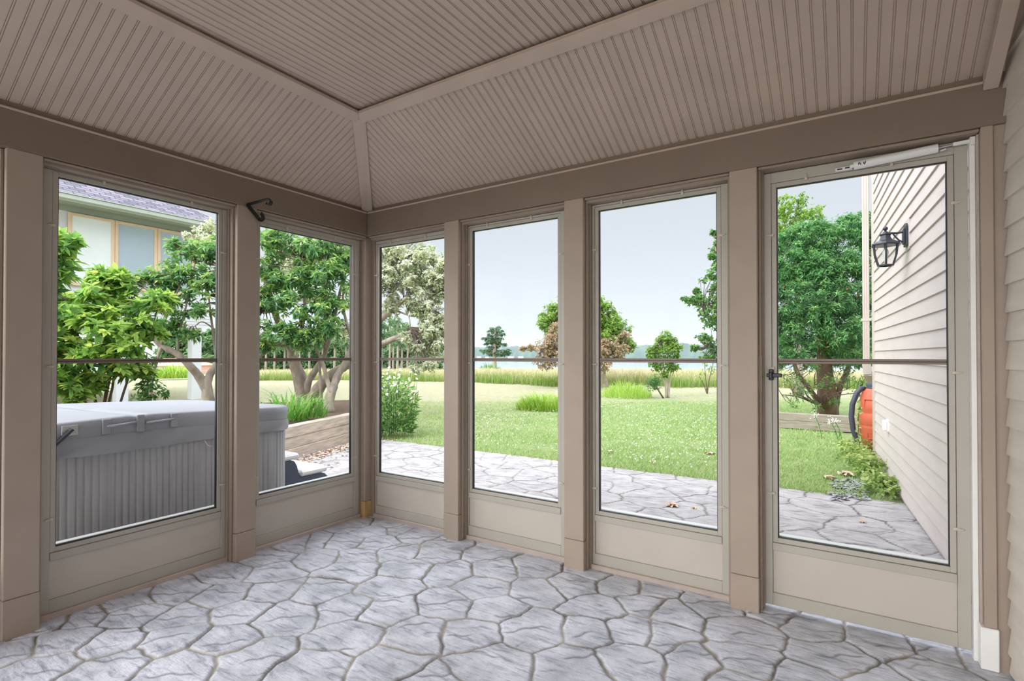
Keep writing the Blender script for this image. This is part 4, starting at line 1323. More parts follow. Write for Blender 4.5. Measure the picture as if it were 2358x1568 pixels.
ps = [([base, B(250, 880, 6.5), B(275, 800, 6.5), B(300, 700, 6.6), B(340, 650, 6.8)], 0.022, 0.006),
      ([base, B(205, 850, 6.4), B(175, 760, 6.3), B(150, 690, 6.3)], 0.02, 0.006),
      ([base + [0.05, 0, 0], B(262, 870, 6.5), B(250, 760, 6.4), B(240, 680, 6.5)], 0.018, 0.006),
      ([base + [0.1, 0.1, 0], B(300, 860, 6.6), B(345, 770, 6.7), B(365, 700, 6.8)], 0.016, 0.005),
      ([base, B(180, 900, 6.3), B(120, 830, 6.2), B(90, 740, 6.2)], 0.018, 0.006)]
limbs('stem', ps, M['twig'], sh, 7)
roots = [q for p, a, b in ps for q in smooth_path(p)[4:]]
twigs('twig', rg, pts, roots, M['twig'], sh, 0.35, 0.0035, 0.5)

rg = np.random.default_rng(102)
base = ground(98, 5.6, 0.30)
sp = thing('upright_shrub', base, 'tall shrub with bronze tipped leaves at the left edge of the hot tub window', 'shrub')
cl = clump_px([(150, 555, 5.6, 26), (148, 600, 5.6, 24), (128, 575, 5.6, 34), (110, 640, 5.6, 40), (152, 640, 5.6, 16), (100, 560, 5.6, 36)])
V, F, R_, pts = canopy(rg, cl, 130, 6, 0.14, 0.045, droop=0.2, wide=1)
crown(sp, 'foliage', V, F, np.clip(R_ * 0.8, 0, 1), M['l_big'])
ps = [([base, B(100, 820, 5.6), B(110, 660, 5.6), B(140, 560, 5.6)], 0.02, 0.005), ([base, B(90, 760, 5.6), B(98, 620, 5.6), B(100, 545, 5.6)], 0.02, 0.005)]
limbs('stem', ps, M['twig'], sp, 7)
twigs('twig', rg, pts, [q for p, a, b in ps for q in smooth_path(p)[5:]], M['twig'], sp, 0.4, 0.003, 0.5)

# tree with forked trunk, right half of the hot tub window
rg = np.random.default_rng(103)
base = ground(481, 8.0, 0.30)
tr = thing('forked_tree', base, 'small tree with a forked grey trunk behind the right end of the hot tub', 'tree')
cl = clump_px([(395, 640, 7.9, 48), (430, 580, 8.0, 40), (455, 640, 7.9, 50), (480, 575, 8.1, 46), (400, 560, 8.0, 24), (490, 660, 7.8, 45), (420, 700, 7.9, 40), (370, 690, 7.7, 34), (465, 715, 7.8, 26, 1, .5),
               (360, 640, 7.8, 36), (395, 750, 7.8, 26, 1, .6), (430, 770, 7.8, 24, 1, .5), (530, 600, 8.2, 60), (540, 690, 8.0, 50), (350, 740, 7.6, 30), (330, 640, 7.8, 24)])
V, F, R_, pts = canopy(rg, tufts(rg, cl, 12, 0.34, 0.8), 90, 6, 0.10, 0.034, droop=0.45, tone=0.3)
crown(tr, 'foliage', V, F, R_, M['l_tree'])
ps = [([base, B(478, 905, 8.0), B(462, 872, 8.0), B(440, 845, 7.9), B(408, 815, 7.85), B(372, 797, 7.8), B(345, 770, 7.8)], 0.085, 0.03),
      ([base + [0.05, 0.03, 0], B(478, 890, 8.0), B(484, 862, 8.05), B(500, 835, 8.1), B(520, 780, 8.2), B(545, 690, 8.2)], 0.075, 0.03),
      ([B(408, 815, 7.85), B(415, 760, 7.9), B(432, 690, 7.9), B(450, 600, 8.0)], 0.022, 0.008),
      ([B(372, 797, 7.8), B(385, 720, 7.8), B(420, 640, 7.9), B(410, 570, 8.0)], 0.022, 0.007),
      ([B(500, 835, 8.1), B(490, 760, 8.0), B(480, 680, 7.9), B(470, 590, 8.0)], 0.025, 0.007),
      ([B(372, 797, 7.8), B(352, 860, 7.7), B(345, 925, 7.7)], 0.028, 0.024),
      ([B(520, 780, 8.2), B(470, 742, 7.9), B(445, 752, 7.8), B(420, 745, 7.8)], 0.012, 0.004)]
limbs('trunk', ps, M['bark'], tr, 9)
roots = [q for p, a, b in ps[2:] for q in smooth_path(p)[2:]]
twigs('twig', rg, pts, roots, M['twig'], tr, 0.25, 0.004, 0.5)

# spreading multi-stem tree, left corner window
rg = np.random.default_rng(104)
base = ground(716, 8.9, 0.30)
tr = thing('spreading_tree', base, 'spreading green tree with several grey trunks beyond the left corner window', 'tree')
cl = clump_px([(625, 560, 8.3, 50), (690, 575, 8.3, 52), (750, 570, 8.4, 50), (800, 600, 8.5, 48), (620, 640, 8.2, 52), (690, 650, 8.1, 56), (755, 655, 8.2, 54), (645, 700, 8.0, 46, 1, .6), (715, 712, 8.0, 48, 1, .6),
               (775, 700, 8.3, 38, 1, .6), (640, 752, 8.0, 50, 1, .5), (700, 765, 8.0, 56, 1, .5), (748, 750, 8.1, 42, 1, .6), (690, 790, 8.0, 26), (800, 540, 8.6, 40), (590, 590, 8.2, 60), (585, 700, 8.1, 55), (600, 790, 8.0, 28, 1, .6), (770, 620, 8.2, 40), (830, 640, 8.6, 30)])
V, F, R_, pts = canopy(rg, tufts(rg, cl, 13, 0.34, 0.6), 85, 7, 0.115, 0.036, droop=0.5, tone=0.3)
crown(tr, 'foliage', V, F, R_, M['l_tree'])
tl, trr = ground(702, 8.9, 0.28), ground(757, 8.3, 0.28)
ps = [([tl, B(700, 915, 8.9), B(690, 870, 8.85), B(676, 830, 8.8), B(668, 795, 8.7), B(640, 740, 8.4), B(610, 640, 8.3)], 0.155, 0.035),
      ([tl + [0.12, 0.06, 0], B(722, 915, 8.8), B(745, 880, 8.7), B(775, 855, 8.7), B(800, 838, 8.7), B(835, 790, 8.8)], 0.12, 0.05),
      ([B(704, 905, 8.85), B(712, 875, 8.8), B(735, 840, 8.75), B(748, 815, 8.6), B(768, 740, 8.5), B(790, 640, 8.5)], 0.07, 0.02),
      ([trr, B(757, 925, 8.35), B(765, 898, 8.4), B(780, 860, 8.5), B(798, 830, 8.5), B(812, 790, 8.5)], 0.095, 0.04),
      ([B(762, 905, 8.35), B(752, 870, 8.4), B(744, 840, 8.4), B(728, 800, 8.3), B(712, 750, 8.2)], 0.04, 0.018),
      ([B(740, 935, 8.6), B(739, 890, 8.5), B(736, 850, 8.5), B(735, 825, 8.5)], 0.03, 0.02),
      ([B(668, 795, 8.7), B(690, 770, 8.5), B(702, 700, 8.2), B(695, 600, 8.2)], 0.05, 0.012),
      ([B(668, 795, 8.7), B(640, 790, 8.3), B(610, 812, 8.1), B(585, 830, 8.0)], 0.045, 0.02),
      ([B(748, 815, 8.6), B(755, 720, 8.3), B(750, 640, 8.2), B(745, 560, 8.3)], 0.03, 0.01),
      ([B(668, 700, 8.3), B(640, 715, 8.2), B(605, 720, 8.1)], 0.018, 0.012),
      ([B(812, 790, 8.5), B(790, 700, 8.4), B(800, 600, 8.5)], 0.03, 0.01)]
limbs('trunk', ps, M['bark'], tr, 10)
twigs('twig', rg, pts, [q for p, a, b in ps[6:] for q in smooth_path(p)[2:]], M['twig'], tr, 0.2, 0.004, 0.45)

rg = np.random.default_rng(122)
base = ground(535, 10.2, 0.30)
pt = thing('pale_leaved_tree', base, 'creamy leaved tree tips behind the forked tree against the neighbouring roof', 'tree')
cl = clump_px([(475, 545, 10, 34), (448, 560, 10, 22), (490, 590, 10, 30), (432, 545, 10, 10), (520, 560, 10, 44), (540, 640, 10, 50), (485, 520, 10, 22), (560, 740, 10, 40)])
V, F, R_, pts = canopy(rg, tufts(rg, cl, 16, 0.32, 0.8), 80, 6, 0.075, 0.028, droop=0.2, tone=0.12, spread=0.3)
crown(pt, 'foliage', V, F, R_, M['l_pale'])
ps = [([base, B(535, 800, 10.2), B(530, 650, 10.1), B(500, 560, 10)], 0.05, 0.01), ([B(533, 720, 10.2), B(560, 700, 10), B(540, 600, 10)], 0.03, 0.008)]
limbs('trunk', ps, M['bark'], pt, 7)

# pale variegated tree seen in both corner windows
rg = np.random.default_rng(105)
base = ground(843, 11.5, -0.03)
tr = thing('pale_flowering_tree', base, 'tree with creamy white foliage and drooping limbs behind the daisies', 'tree')
cl = clump_px([(900, 590, 11, 52), (960, 590, 11, 50), (1005, 610, 11, 40), (890, 650, 10.8, 46), (945, 650, 10.8, 52), (1000, 670, 11, 44), (905, 700, 11, 28), (970, 710, 10.8, 40), (1005, 735, 10.8, 36), (985, 770, 10.6, 36, 1, .8),
               (1010, 800, 10.5, 30), (960, 800, 10.5, 26, 1, .6), (940, 775, 10.6, 24), (990, 842, 10.3, 24, 1, .5), (960, 850, 10.2, 14), (1030, 640, 11, 50), (850, 600, 11.2, 50), (1035, 760, 10.8, 40), (800, 570, 11.5, 50), (740, 560, 12, 56), (680, 590, 12.2, 54), (700, 680, 12.2, 30), (630, 560, 12.4, 40), (820, 680, 11.2, 40), (790, 760, 11.4, 24)])
V, F, R_, pts = canopy(rg, tufts(rg, cl, 22, 0.36, 0.9), 105, 7, 0.074, 0.034, droop=0.3, tone=0.12, spread=0.3)
crown(tr, 'foliage', V, F, R_, M['l_pale'])
ps = [([base, B(842, 860, 11.4), B(846, 800, 11.2), B(858, 757, 11.0), B(880, 732, 11.0), B(905, 712, 11.0), B(930, 690, 11.0), B(960, 672, 11.0)], 0.12, 0.03),
      ([B(843, 830, 11.3), B(862, 806, 10.9), B(885, 790, 10.7), B(915, 777, 10.6), B(945, 768, 10.6), B(980, 772, 10.6), B(1005, 800, 10.5)], 0.085, 0.02),
      ([B(893, 722, 11.0), B(902, 700, 11.0), B(906, 665, 11.0), B(910, 600, 11.0)], 0.035, 0.012),
      ([B(905, 712, 11.0), B(950, 728, 10.9), B(985, 722, 10.8), B(1010, 690, 10.9)], 0.02, 0.008),
      ([B(846, 800, 11.2), B(830, 700, 11.4), B(790, 600, 11.8), B(720, 560, 12.1)], 0.06, 0.015),
      ([B(945, 768, 10.6), B(942, 730, 10.7), B(930, 690, 10.9)], 0.015, 0.008)]
limbs('trunk', ps, M['bark'], tr, 9)
twigs('twig', rg, pts, [q for p, a, b in ps[2:] for q in smooth_path(p)[2:]], M['twig'], tr, 0.2, 0.004, 0.9)

# strap-leaf clump on the retaining wall and low plants behind the tub
rg = np.random.default_rng(106)


def strap_clump(name, label, c, n, h, w, spread_, mat, lean=(0.4, 1.1), flat_r=None, group=None, cat='grass clump', nz_=None):
    c = np.array(c, float)
    a, r = rg.uniform(0, 6.28, n), np.sqrt(rg.random(n)) * spread_
    P = c + np.stack([np.cos(a) * r * (flat_r[0] if flat_r else 1), np.sin(a) * r * (flat_r[1] if flat_r else 1), np.zeros(n)], 1)
    dirs = a + rg.normal(0, 0.9, n)
    V, F, R_, _ = blades(rg, P, h * rg.uniform(0.55, 1.15, n) * (1.1 - 0.7 * (r / spread_) ** 2), w * rg.uniform(0.7, 1.2, n), rg.uniform(*lean, n), np.clip(rg.normal(0.5, 0.25, n), 0, 1), 2, dirs)
    return tag(npmesh(name, V, F, mat, None, {'rnd': R_}), label, cat, group)


c = ground(668, 6.95, 0.36)
strap_clump('daylily_clump', 'arching green strap leaf clump on the retaining wall beside the hot tub', c, 420, 0.48, 0.018, 0.42, M['g_lily'], (0.5, 1.3), (0.7, 1.3))
strap_clump('strap_leaf_plant', 'small grassy clump behind the hot tub cover below the shrub', ground(290, 6.6, 0.32), 130, 0.34, 0.016, 0.35, M['g_lily'], (0.6, 1.5))
strap_clump('strap_leaf_plant', 'small grassy clump behind the hot tub near the forked tree', ground(385, 7.0, 0.32), 90, 0.22, 0.014, 0.4, M['g_lily'], (0.6, 1.5))
lp = thing('leafy_seedling', ground(345, 6.9, 0.30), 'leafy upright seedling in front of the neighbouring deck posts', 'plant')
cl = clump_px([(338, 860, 6.9, 22), (345, 890, 6.9, 26), (330, 910, 6.9, 24), (372, 905, 6.9, 16), (342, 830, 6.9, 16)])
V, F, R_, pts = canopy(rg, cl, 170, 6, 0.07, 0.028, droop=0.4)
crown(lp, 'foliage', V, F, R_ * 0.7, M['l_mid'])
limbs('stem', [([ground(341, 6.9, 0.3), B(340, 880, 6.9), B(338, 815, 6.9)], 0.010, 0.006)], M['twig'], lp, 6)

# daisies
rg = np.random.default_rng(107)
db = ground(905, 7.95, -0.03)
dz = thing('daisy_clump', db, 'tall clump of white daisies at the edge of the patio', 'flowers')
n = 1300
a, r = rg.uniform(0, 6.28, n), np.sqrt(rg.random(n)) * 0.36
hgt = rg.uniform(0.06, 0.62 + 0.3 * (1 - (r / .36) ** 2), n)
P = db + np.stack([np.cos(a) * r * (0.75 + .35 * hgt), np.sin(a) * r * (0.75 + .35 * hgt), hgt * 1.0], 1)
d = np.stack([np.cos(a), np.sin(a), rg.uniform(0.1, 1.0, n)], 1) + rg.normal(0, .5, (n, 3))
V, F, R_ = leaf_cards(P, d, rand_dirs(rg, n) + [0, 0, 1.0], rg.uniform(0.07, 0.15, n), rg.uniform(0.02, 0.04, n), np.clip(0.50 + 0.45 * hgt + rg.normal(0, .2, n), 0, 1))
crown(dz, 'leaf', V, F, R_, M['l_mid'])['kind'] = 'stuff'
m = MB()
tips = []
for k in range(70):
    a, r = rg.uniform(0, 6.28), math.sqrt(rg.random()) * 0.30
    h_ = rg.uniform(0.62, 1.05)
    p = db + np.array([math.cos(a) * r, math.sin(a) * r, 0.05])
    q = db + np.array([math.cos(a) * (r * 1.15 + .04), math.sin(a) * (r * 1.15 + .04), h_])
    m.tube([p, (p + q) / 2 + rg.normal(0, .015, 3), q], 0.0028, 4)
    tips.append(q)
m.obj('stem', M['l_mid'], dz)
pet, ctrm = MB(), MB()
for k, q in enumerate(tips):
    nrm = unit(rg.normal(0, 0.5, 3) + np.array([0.35, -0.55, 0.75]))
    u = unit(np.cross(nrm, [0.3, 0.2, 0.9])); v = np.cross(nrm, u)
    pet = MB()
    for j in range(10):
        b_ = 2 * math.pi * j / 10
        e = math.cos(b_) * u + math.sin(b_) * v
        s__ = np.cross(nrm, e)
        pet.add([q + e * .004, q + e * .017 + s__ * .0045, q + e * .024 - nrm * .004, q + e * .017 - s__ * .0045], [(0, 1, 2, 3)])
    fl = pet.obj('flower', M['petal'], dz)
    MB().lathe([(0.001, -0.001), (0.006, 0.0), (0.005, 0.003), (0.001, 0.004)], q, 7).obj('flower_eye', M["eye"], fl)

# ------------------------------------------------------------------ trees out on the lawn and meadow
rg = np.random.default_rng(108)
base = ground(1394, 20.5, -0.03)
cp = thing('two_tone_tree', base, 'rounded tree with green top and browned lower leaves beyond the middle post', 'tree')
cl = clump_px([(1310, 712, 20.6, 44), (1268, 735, 20.4, 34), (1350, 730, 20.5, 44), (1395, 735, 20.4, 38), (1420, 755, 20.2, 34), (1440, 785, 20.2, 24), (1290, 770, 20.4, 42), (1345, 780, 20.2, 48), (1400, 780, 20, 40), (1258, 755, 20.6, 16), (1450, 800, 20, 16), (1385, 700, 20.4, 22)])
V, F, R_, pts = canopy(rg, tufts(rg, cl, 22, 0.38, 0.8), 40, 6, 0.10, 0.055, droop=0.3, spread=.3)
crown(cp, 'green_foliage', V, F, R_, M['l_copse'])
cl = clump_px([(1272, 795, 19.6, 34), (1250, 810, 19.6, 30), (1225, 800, 19.6, 14, 1, .5), (1205, 802, 19.6, 8, 1, .5), (1300, 825, 19.6, 34), (1395, 795, 19.5, 36), (1420, 800, 19.5, 34, 1, .8), (1390, 825, 19.4, 34), (1350, 820, 19.6, 44), (1258, 835, 19.4, 26, 1, .6), (1440, 770, 19.6, 14, 1, .6), (1280, 765, 19.6, 24)])
V, F, R_, pts2 = canopy(rg, tufts(rg, cl, 22, 0.40, 0.8), 34, 6, 0.085, 0.045, droop=0.3, spread=.3)
crown(cp, 'browned_foliage', V, F, R_, M['l_brown'])['label'] = 'browned lower leaves'
ps = [([base, B(1388, 858, 20.3), B(1400, 825, 20.2), B(1390, 780, 20.3), B(1370, 720, 20.4)], 0.14, 0.04), ([B(1400, 825, 20.2), B(1340, 800, 20), B(1280, 770, 20.2), B(1265, 740, 20.4)], 0.09, 0.03), ([B(1340, 800, 20), B(1280, 815, 19.7), B(1220, 802, 19.6)], 0.05, 0.012)]
limbs('trunk', ps, M['pale_bark'], cp, 8)
twigs('twig', rg, np.concatenate([pts, pts2]), [q for p, a, b in ps for q in smooth_path(p)[3:]], M['twig'], cp, 0.2, 0.008, 1.0)

rg = np.random.default_rng(109)
base = ground(1537, 15.4, -0.03)
sm_ = thing('multi_stem_tree', base, 'small bright green multi stem tree alone on the lawn', 'tree')
cl = clump_px([(1522, 785, 15.4, 22), (1545, 800, 15.3, 22), (1505, 805, 15.4, 18), (1520, 815, 15.3, 22), (1545, 785, 15.5, 16), (1500, 825, 15.3, 12), (1555, 820, 15.3, 10), (1530, 840, 15.3, 22), (1507, 843, 15.3, 15), (1495, 815, 15.4, 13), (1560, 800, 15.4, 13), (1533, 772, 15.4, 12), (1550, 835, 15.3, 15), (1552, 848, 15.3, 12), (1530, 862, 15.3, 12)])
V, F, R_, pts = canopy(rg, tufts(rg, cl, 18, 0.40, 0.9), 105, 6, 0.055, 0.032, droop=0.3, spread=.2)
crown(sm_, 'foliage', V, F, R_, M['l_copse'])
ps = [([base + [rg.uniform(-.05, .05), rg.uniform(-.05, .05), 0], B(1537 + dx * .25, 880, 15.4), B(1535 + dx * .7, 850, 15.4), B(1533 + dx, 800, 15.4)], 0.018, 0.008) for dx in (-30, -18, -8, 4, 16, 26)]
limbs('stem', ps, M['pale_bark'], sm_, 6)
twigs('twig', rg, pts, [q for p, a, b in ps for q in smooth_path(p)[6:]], M['twig'], sm_, 0.3, 0.004, 0.5)

rg = np.random.default_rng(110)
base = ground(1527, 15.2, -0.03)
bs = thing('leaning_bush', base, 'small round dark bush leaning left of the multi stem tree', 'bush')
cl = clump_px([(1502, 878, 15.1, 14), (1512, 872, 15.1, 14), (1498, 890, 15.1, 12), (1512, 888, 15.1, 12), (1507, 880, 15.1, 15)])
V, F, R_, pts = canopy(rg, cl, 190, 6, 0.05, 0.022, droop=0.2, spread=.2)
crown(bs, 'foliage', V, F, R_ * 0.7, M['l_mid'])
limbs('stem', [([base, B(1517, 900, 15.1), B(1507, 884, 15.1)], 0.03, 0.012)], M['twig'], bs, 6)

rg = np.random.default_rng(111)
base = ground(1628, 17.0, -0.03)
sa = thing('sapling', base, 'thin bare stemmed sapling on the lawn below the overhanging tree', 'sapling')
cl = clump_px([(1618, 858, 17, 8), (1640, 850, 17, 12), (1622, 838, 17, 9), (1645, 832, 17, 10), (1612, 875, 17, 6)])
V, F, R_, pts = canopy(rg, cl, 70, 5, 0.07, 0.035, droop=0.3)
crown(sa, 'foliage', V, F, R_, M['l_copse'])
limbs('stem', [([base, B(1620, 885, 17), B(1610, 866, 17)], 0.02, 0.008), ([base, B(1626, 880, 17), B(1622, 835, 17)], 0.02, 0.008), ([base, B(1634, 870, 17), B(1644, 830, 17)], 0.022, 0.008)], M['twig'], sa, 6)

rg = np.random.default_rng(112)
base = ground(1712, 10.6, -0.03)
ot = thing('overhanging_tree', base, 'green tree reaching in beside the post left of the screen door', 'tree')
cl = clump_px([(1640, 700, 10.2, 36), (1612, 690, 10.0, 26, 1, .6), (1585, 688, 10.0, 18, 1, .5), (1650, 640, 10.2, 30), (1625, 720, 10.0, 28), (1640, 745, 10.2, 26), (1640, 590, 10.3, 10), (1655, 610, 10.3, 16), (1644, 535, 10.4, 6), (1655, 560, 10.4, 10), (1620, 780, 10.1, 22, 1, .6), (1650, 800, 10.2, 28), (1632, 820, 10.2, 22), (1690, 650, 10.6, 60), (1700, 740, 10.6, 60), (1690, 560, 10.6, 50), (1740, 620, 10.8, 60), (1740, 720, 10.8, 60), (1690, 820, 10.4, 40), (1600, 800, 10, 8), (1605, 670, 10.1, 10), (1650, 665, 10.2, 18), (1735, 520, 10.8, 40)])
V, F, R_, pts = canopy(rg, tufts(rg, cl, 18, 0.32, 0.8), 75, 6, 0.062, 0.036, droop=0.6, spread=.3)
crown(ot, 'foliage', V, F, R_ * 0.9, M['l_mid'])
ps = [([base, B(1715, 850, 10.6), B(1712, 720, 10.7), B(1720, 560, 10.8)], 0.12, 0.03), ([B(1713, 800, 10.6), B(1670, 730, 10.4), B(1620, 695, 10.1), B(1580, 686, 10.0)], 0.04, 0.008), ([B(1714, 840, 10.6), B(1680, 820, 10.3), B(1630, 800, 10.1)], 0.03, 0.008), ([B(1712, 700, 10.7), B(1680, 640, 10.5), B(1650, 580, 10.4), B(1644, 540, 10.4)], 0.04, 0.006)]
limbs('trunk', ps, M['bark'], ot, 8)
twigs('twig', rg, pts, [q for p, a, b in ps[1:] for q in smooth_path(p)[2:]], M['twig'], ot, 0.25, 0.005, 0.7)

# lone pine with layered boughs
rg = np.random.default_rng(113)
d0 = 70.0
base = ground(1139, d0, float(gz(*ground(1139, d0)[:2])))
lpn = thing('lone_pine', base, 'lone dark pine with layered boughs at the lake edge', 'pine tree')
limbs('trunk', [([base, B(1139, 810, d0), B(1140, 780, d0), B(1141, 757, d0)], 0.30, 0.10)], M['bark'], lpn, 8)
cl = []
for py, x0_, x1_ in ((757, 1128, 1152), (763, 1124, 1158), (772, 1124, 1162), (779, 1112, 1150), (785, 1118, 1158), (792, 1116, 1165), (800, 1120, 1156), (808, 1106, 1172), (813, 1116, 1176), (818, 1124, 1170)):
    for px_ in np.arange(x0_ + 3, x1_, 5.5):
        cl.append((*[at(px_ + rg.normal(0, 1.0), py + rg.normal(0, 1.2), d0 + rg.uniform(-1.0, 1.0))], (0.30, 0.45, 0.13)))
V, F, R_, pts = canopy(rg, [(c, r) for c, r in cl], 22, 6, 0.30, 0.10, droop=0.1, shell=.6)
crown(lpn, 'foliage', V, F, R_ * 0.8, M['l_pine'])
m = MB()
for c, r in cl[::2]:
    m.tube([B(1140, 0, d0) * 0 + np.array([base[0], base[1], c[2] - 0.1]), c], [0.05, 0.02], 4)
m.obj('bough', M['bark'], lpn)
strap_clump('low_bush', 'low bush in the meadow at the foot of the lone pine', ground(1128, 66, -0.8), 160, 1.3, 0.12, 1.4, M['l_mid'], (0.2, 0.8), cat='bush')

# pine grove far to the left
rg = np.random.default_rng(114)
grove = [(612, 92, 768), (632, 104, 776), (655, 96, 764), (690, 110, 772), (712, 98, 766), (742, 106, 770), (770, 92, 762), (796, 110, 768), (878, 84, 722), (897, 88, 728), (915, 82, 735), (938, 95, 748), (905, 100, 742), (958, 100, 765), (925, 90, 755)]
for k, (px_, d, top) in enumerate(grove):
    base = ground(px_, d, 0); base[2] = float(gz(base[0], base[1]))
    place_ = 'seen through the left corner window' if px_ < 830 else 'seen under the pale tree'
    t = thing('grove_pine', base, 'tall far pine of the grove ' + place_, 'pine tree', 'far pine grove ' + place_)
    limbs('trunk', [([base, B(px_ + 1, 800, d), B(px_, top + 8, d)], 0.20, 0.1)], M['bark'], t, 6)
    hh = 815 - top
    cl = clump_px([(px_ + rg.normal(0, 5), top + hh * f, d + rg.normal(0, 1), (9 + 7 * rg.random()) * (0.6 + .7 * f) * (1.0 if px_ < 830 else 1.25), 1, 0.7) for f in np.linspace(0.02, 0.62, 5)])
    V, F, R_, pts = canopy(rg, cl, 6, 6, 0.42, 0.20, droop=0.2, spread=.3)
    crown(t, 'foliage', V, F, R_, M['l_far'])
for k, (x0_, x1_, top, d, lab) in enumerate(((588, 815, 800, 120, 'far thicket under the pines seen through the left corner window'), (868, 1020, 802, 118, 'far thicket below the pale tree beyond the meadow'), (372, 505, 770, 74, 'belt of trees behind the pink house on the left'), (1740, 2080, 792, 62, 'far thicket glimpsed under the dark evergreen'))):
    cl = clump_px([(px_ + rg.normal(0, 3), top + o_ + rg.uniform(-8, 12), d + rg.normal(0, 2), rg.uniform(10, 17)) for px_ in np.arange(x0_, x1_, 9) for o_ in (range(0, 68, 22) if top < 790 else (0, 18, 36))])
    V, F, R_, pts = canopy(rg, cl, 3.5, 6, 0.6, 0.34, droop=0.2, spread=.3)
    tag(npmesh('tree_belt', V, F, M['l_far'], None, {'rnd': R_}), lab, 'trees', kind='stuff')
strap_clump('ornamental_grass', 'round mound of ornamental grass near the pink house', ground(402, 34, -0.25), 500, 1.2, 0.06, 1.3, M['g_tall'], (0.5, 1.3))
strap_clump('grass_tuft', 'bright green tuft of long grass on the mown lawn', ground(1248, 11.9, -0.04), 1100, 0.52, 0.016, 0.55, M['g_tall'], (0.3, 1.1), (1.15, 0.75))
strap_clump('reed_strip', 'strip of tall green grass in front of the two tone tree', ground(1440, 15.6, -0.04), 700, 0.58, 0.016, 1.0, M['g_tall'], (0.15, 0.6), (0.75, 0.8))

# evergreen hedge by the house
rg = np.random.default_rng(115)
base = ground(1905, 10.9, 0.0)
hg = thing('evergreen_hedge', base, 'tall dense dark evergreen behind the timber edging', 'evergreen')
cl = []
for px_, py, d, r in ((1820, 560, 10.6, 46), (1870, 545, 10.5, 46), (1930, 545, 10.5, 46), (1980, 540, 10.6, 44), (1810, 620, 10.3, 48), (1860, 620, 10.2, 52), (1920, 620, 10.2, 54), (1975, 620, 10.3, 50), (1805, 690, 10.2, 46), (1855, 690, 10.0, 52), (1915, 690, 10.0, 54), (1975, 690, 10.1, 50),
                      (1810, 750, 10.2, 44), (1870, 755, 10.0, 46), (1930, 760, 10.0, 50), (1985, 750, 10.2, 44), (1770, 650, 10.6, 60), (1770, 740, 10.6, 50), (1820, 800, 10.2, 36), (1960, 805, 10.2, 36), (1910, 800, 10.4, 30), (2030, 600, 10.6, 60), (2030, 700, 10.6, 60), (1950, 515, 10.6, 24), (1985, 505, 10.6, 22), (1890, 525, 10.7, 26), (1840, 535, 10.7, 28), (1880, 610, 10.9, 70), (1900, 720, 10.9, 70)):
    cl.append((at(px_, py, d), (r * d / FOC, r * d / FOC, r * d / FOC * 0.9)))
V, F, R_, pts = canopy(rg, tufts(rg, cl, 20, 0.30, 0.75, 0.22), 130, 8, 0.085, 0.020, droop=0.35, spread=0.5, tone=0.32, shell=0.5, upbias=0.45)
V2, F2, R2, _ = canopy(rg, cl, 26, 8, 0.09, 0.022, droop=0.5, spread=0.9, tone=0.05, shell=0.5, upbias=0.1)
crown(hg, 'foliage', *join([(V, F, np.clip(R_ * 1.0, 0, 0.975)), (V2, F2, np.clip(R2 * 0.75 + np.where(rg.random(len(R2) // 4).repeat(4) < 0.012, 1.0, 0.0), 0, 1.0))]), M['l_cedar'])
cl = clump_px([(1815, 870, 10.2, 30), (1850, 900, 10.0, 28), (1905, 880, 10.0, 26), (1960, 870, 10.1, 30), (1830, 930, 9.9, 18, 1, .6), (1980, 910, 10.1, 24), (1930, 925, 10, 18, 1, .6), (1870, 845, 10.2, 24), (1940, 845, 10.2, 22), (1880, 930, 10, 16)])
V, F, R_, pts3 = canopy(rg, cl, 50, 7, 0.07, 0.020, droop=0.1, spread=0.5)
crown(hg, 'lower_foliage', V, F, np.clip(R_ * 0.9, 0, 0.97), M['l_mid'])
ps = [([base + [0, 0, 0], B(1903, 900, 10.6), B(1898, 850, 10.5), B(1895, 780, 10.5), B(1900, 620, 10.6)], 0.20, 0.08), ([base + [0.1, .1, 0], B(1935, 890, 10.5), B(1955, 840, 10.4), B(1970, 740, 10.5)], 0.07, 0.03), ([base, B(1860, 890, 10.4), B(1830, 840, 10.3), B(1815, 700, 10.4)], 0.06, 0.025)]
ps += [([B(1900, 940, 10.6), B(1880 + dx * .4, 915, 10.3), B(1895 + dx, 880 + abs(dx) * .3, 10.1)], 0.02, 0.006) for dx in (-95, -70, -45, -20, 30, 55, 80)]
limbs('trunk', ps, M['cedar_bark'], hg, 9)
twigs('twig', rg, pts3, [q for p, a, b in ps for q in smooth_path(p)[3:]], M['twig'], hg, 0.6, 0.005, 0.9)

rg = np.random.default_rng(116)
base = ground(1838, 15.5, 0.0)
bt = thing('light_green_tree', base, 'light green round topped tree rising behind the dark evergreen', 'tree')
cl = clump_px([(1835, 490, 15.5, 46), (1870, 500, 15.5, 30), (1800, 480, 15.5, 36), (1815, 540, 15.5, 50), (1860, 550, 15.5, 44), (1845, 462, 15.5, 22), (1785, 540, 15.5, 50)])
V, F, R_, pts = canopy(rg, tufts(rg, cl, 20, 0.30, 0.9), 45, 6, 0.08, 0.046, droop=0.4, spread=.3)
crown(bt, 'foliage', V, F, R_, M['l_copse'])
limbs('trunk', [([base, B(1836, 700, 15.5), B(1835, 500, 15.5)], 0.14, 0.03), ([B(1836, 640, 15.5), B(1865, 560, 15.5), B(1870, 500, 15.5)], 0.05, 0.02)], M['bark'], bt, 8)

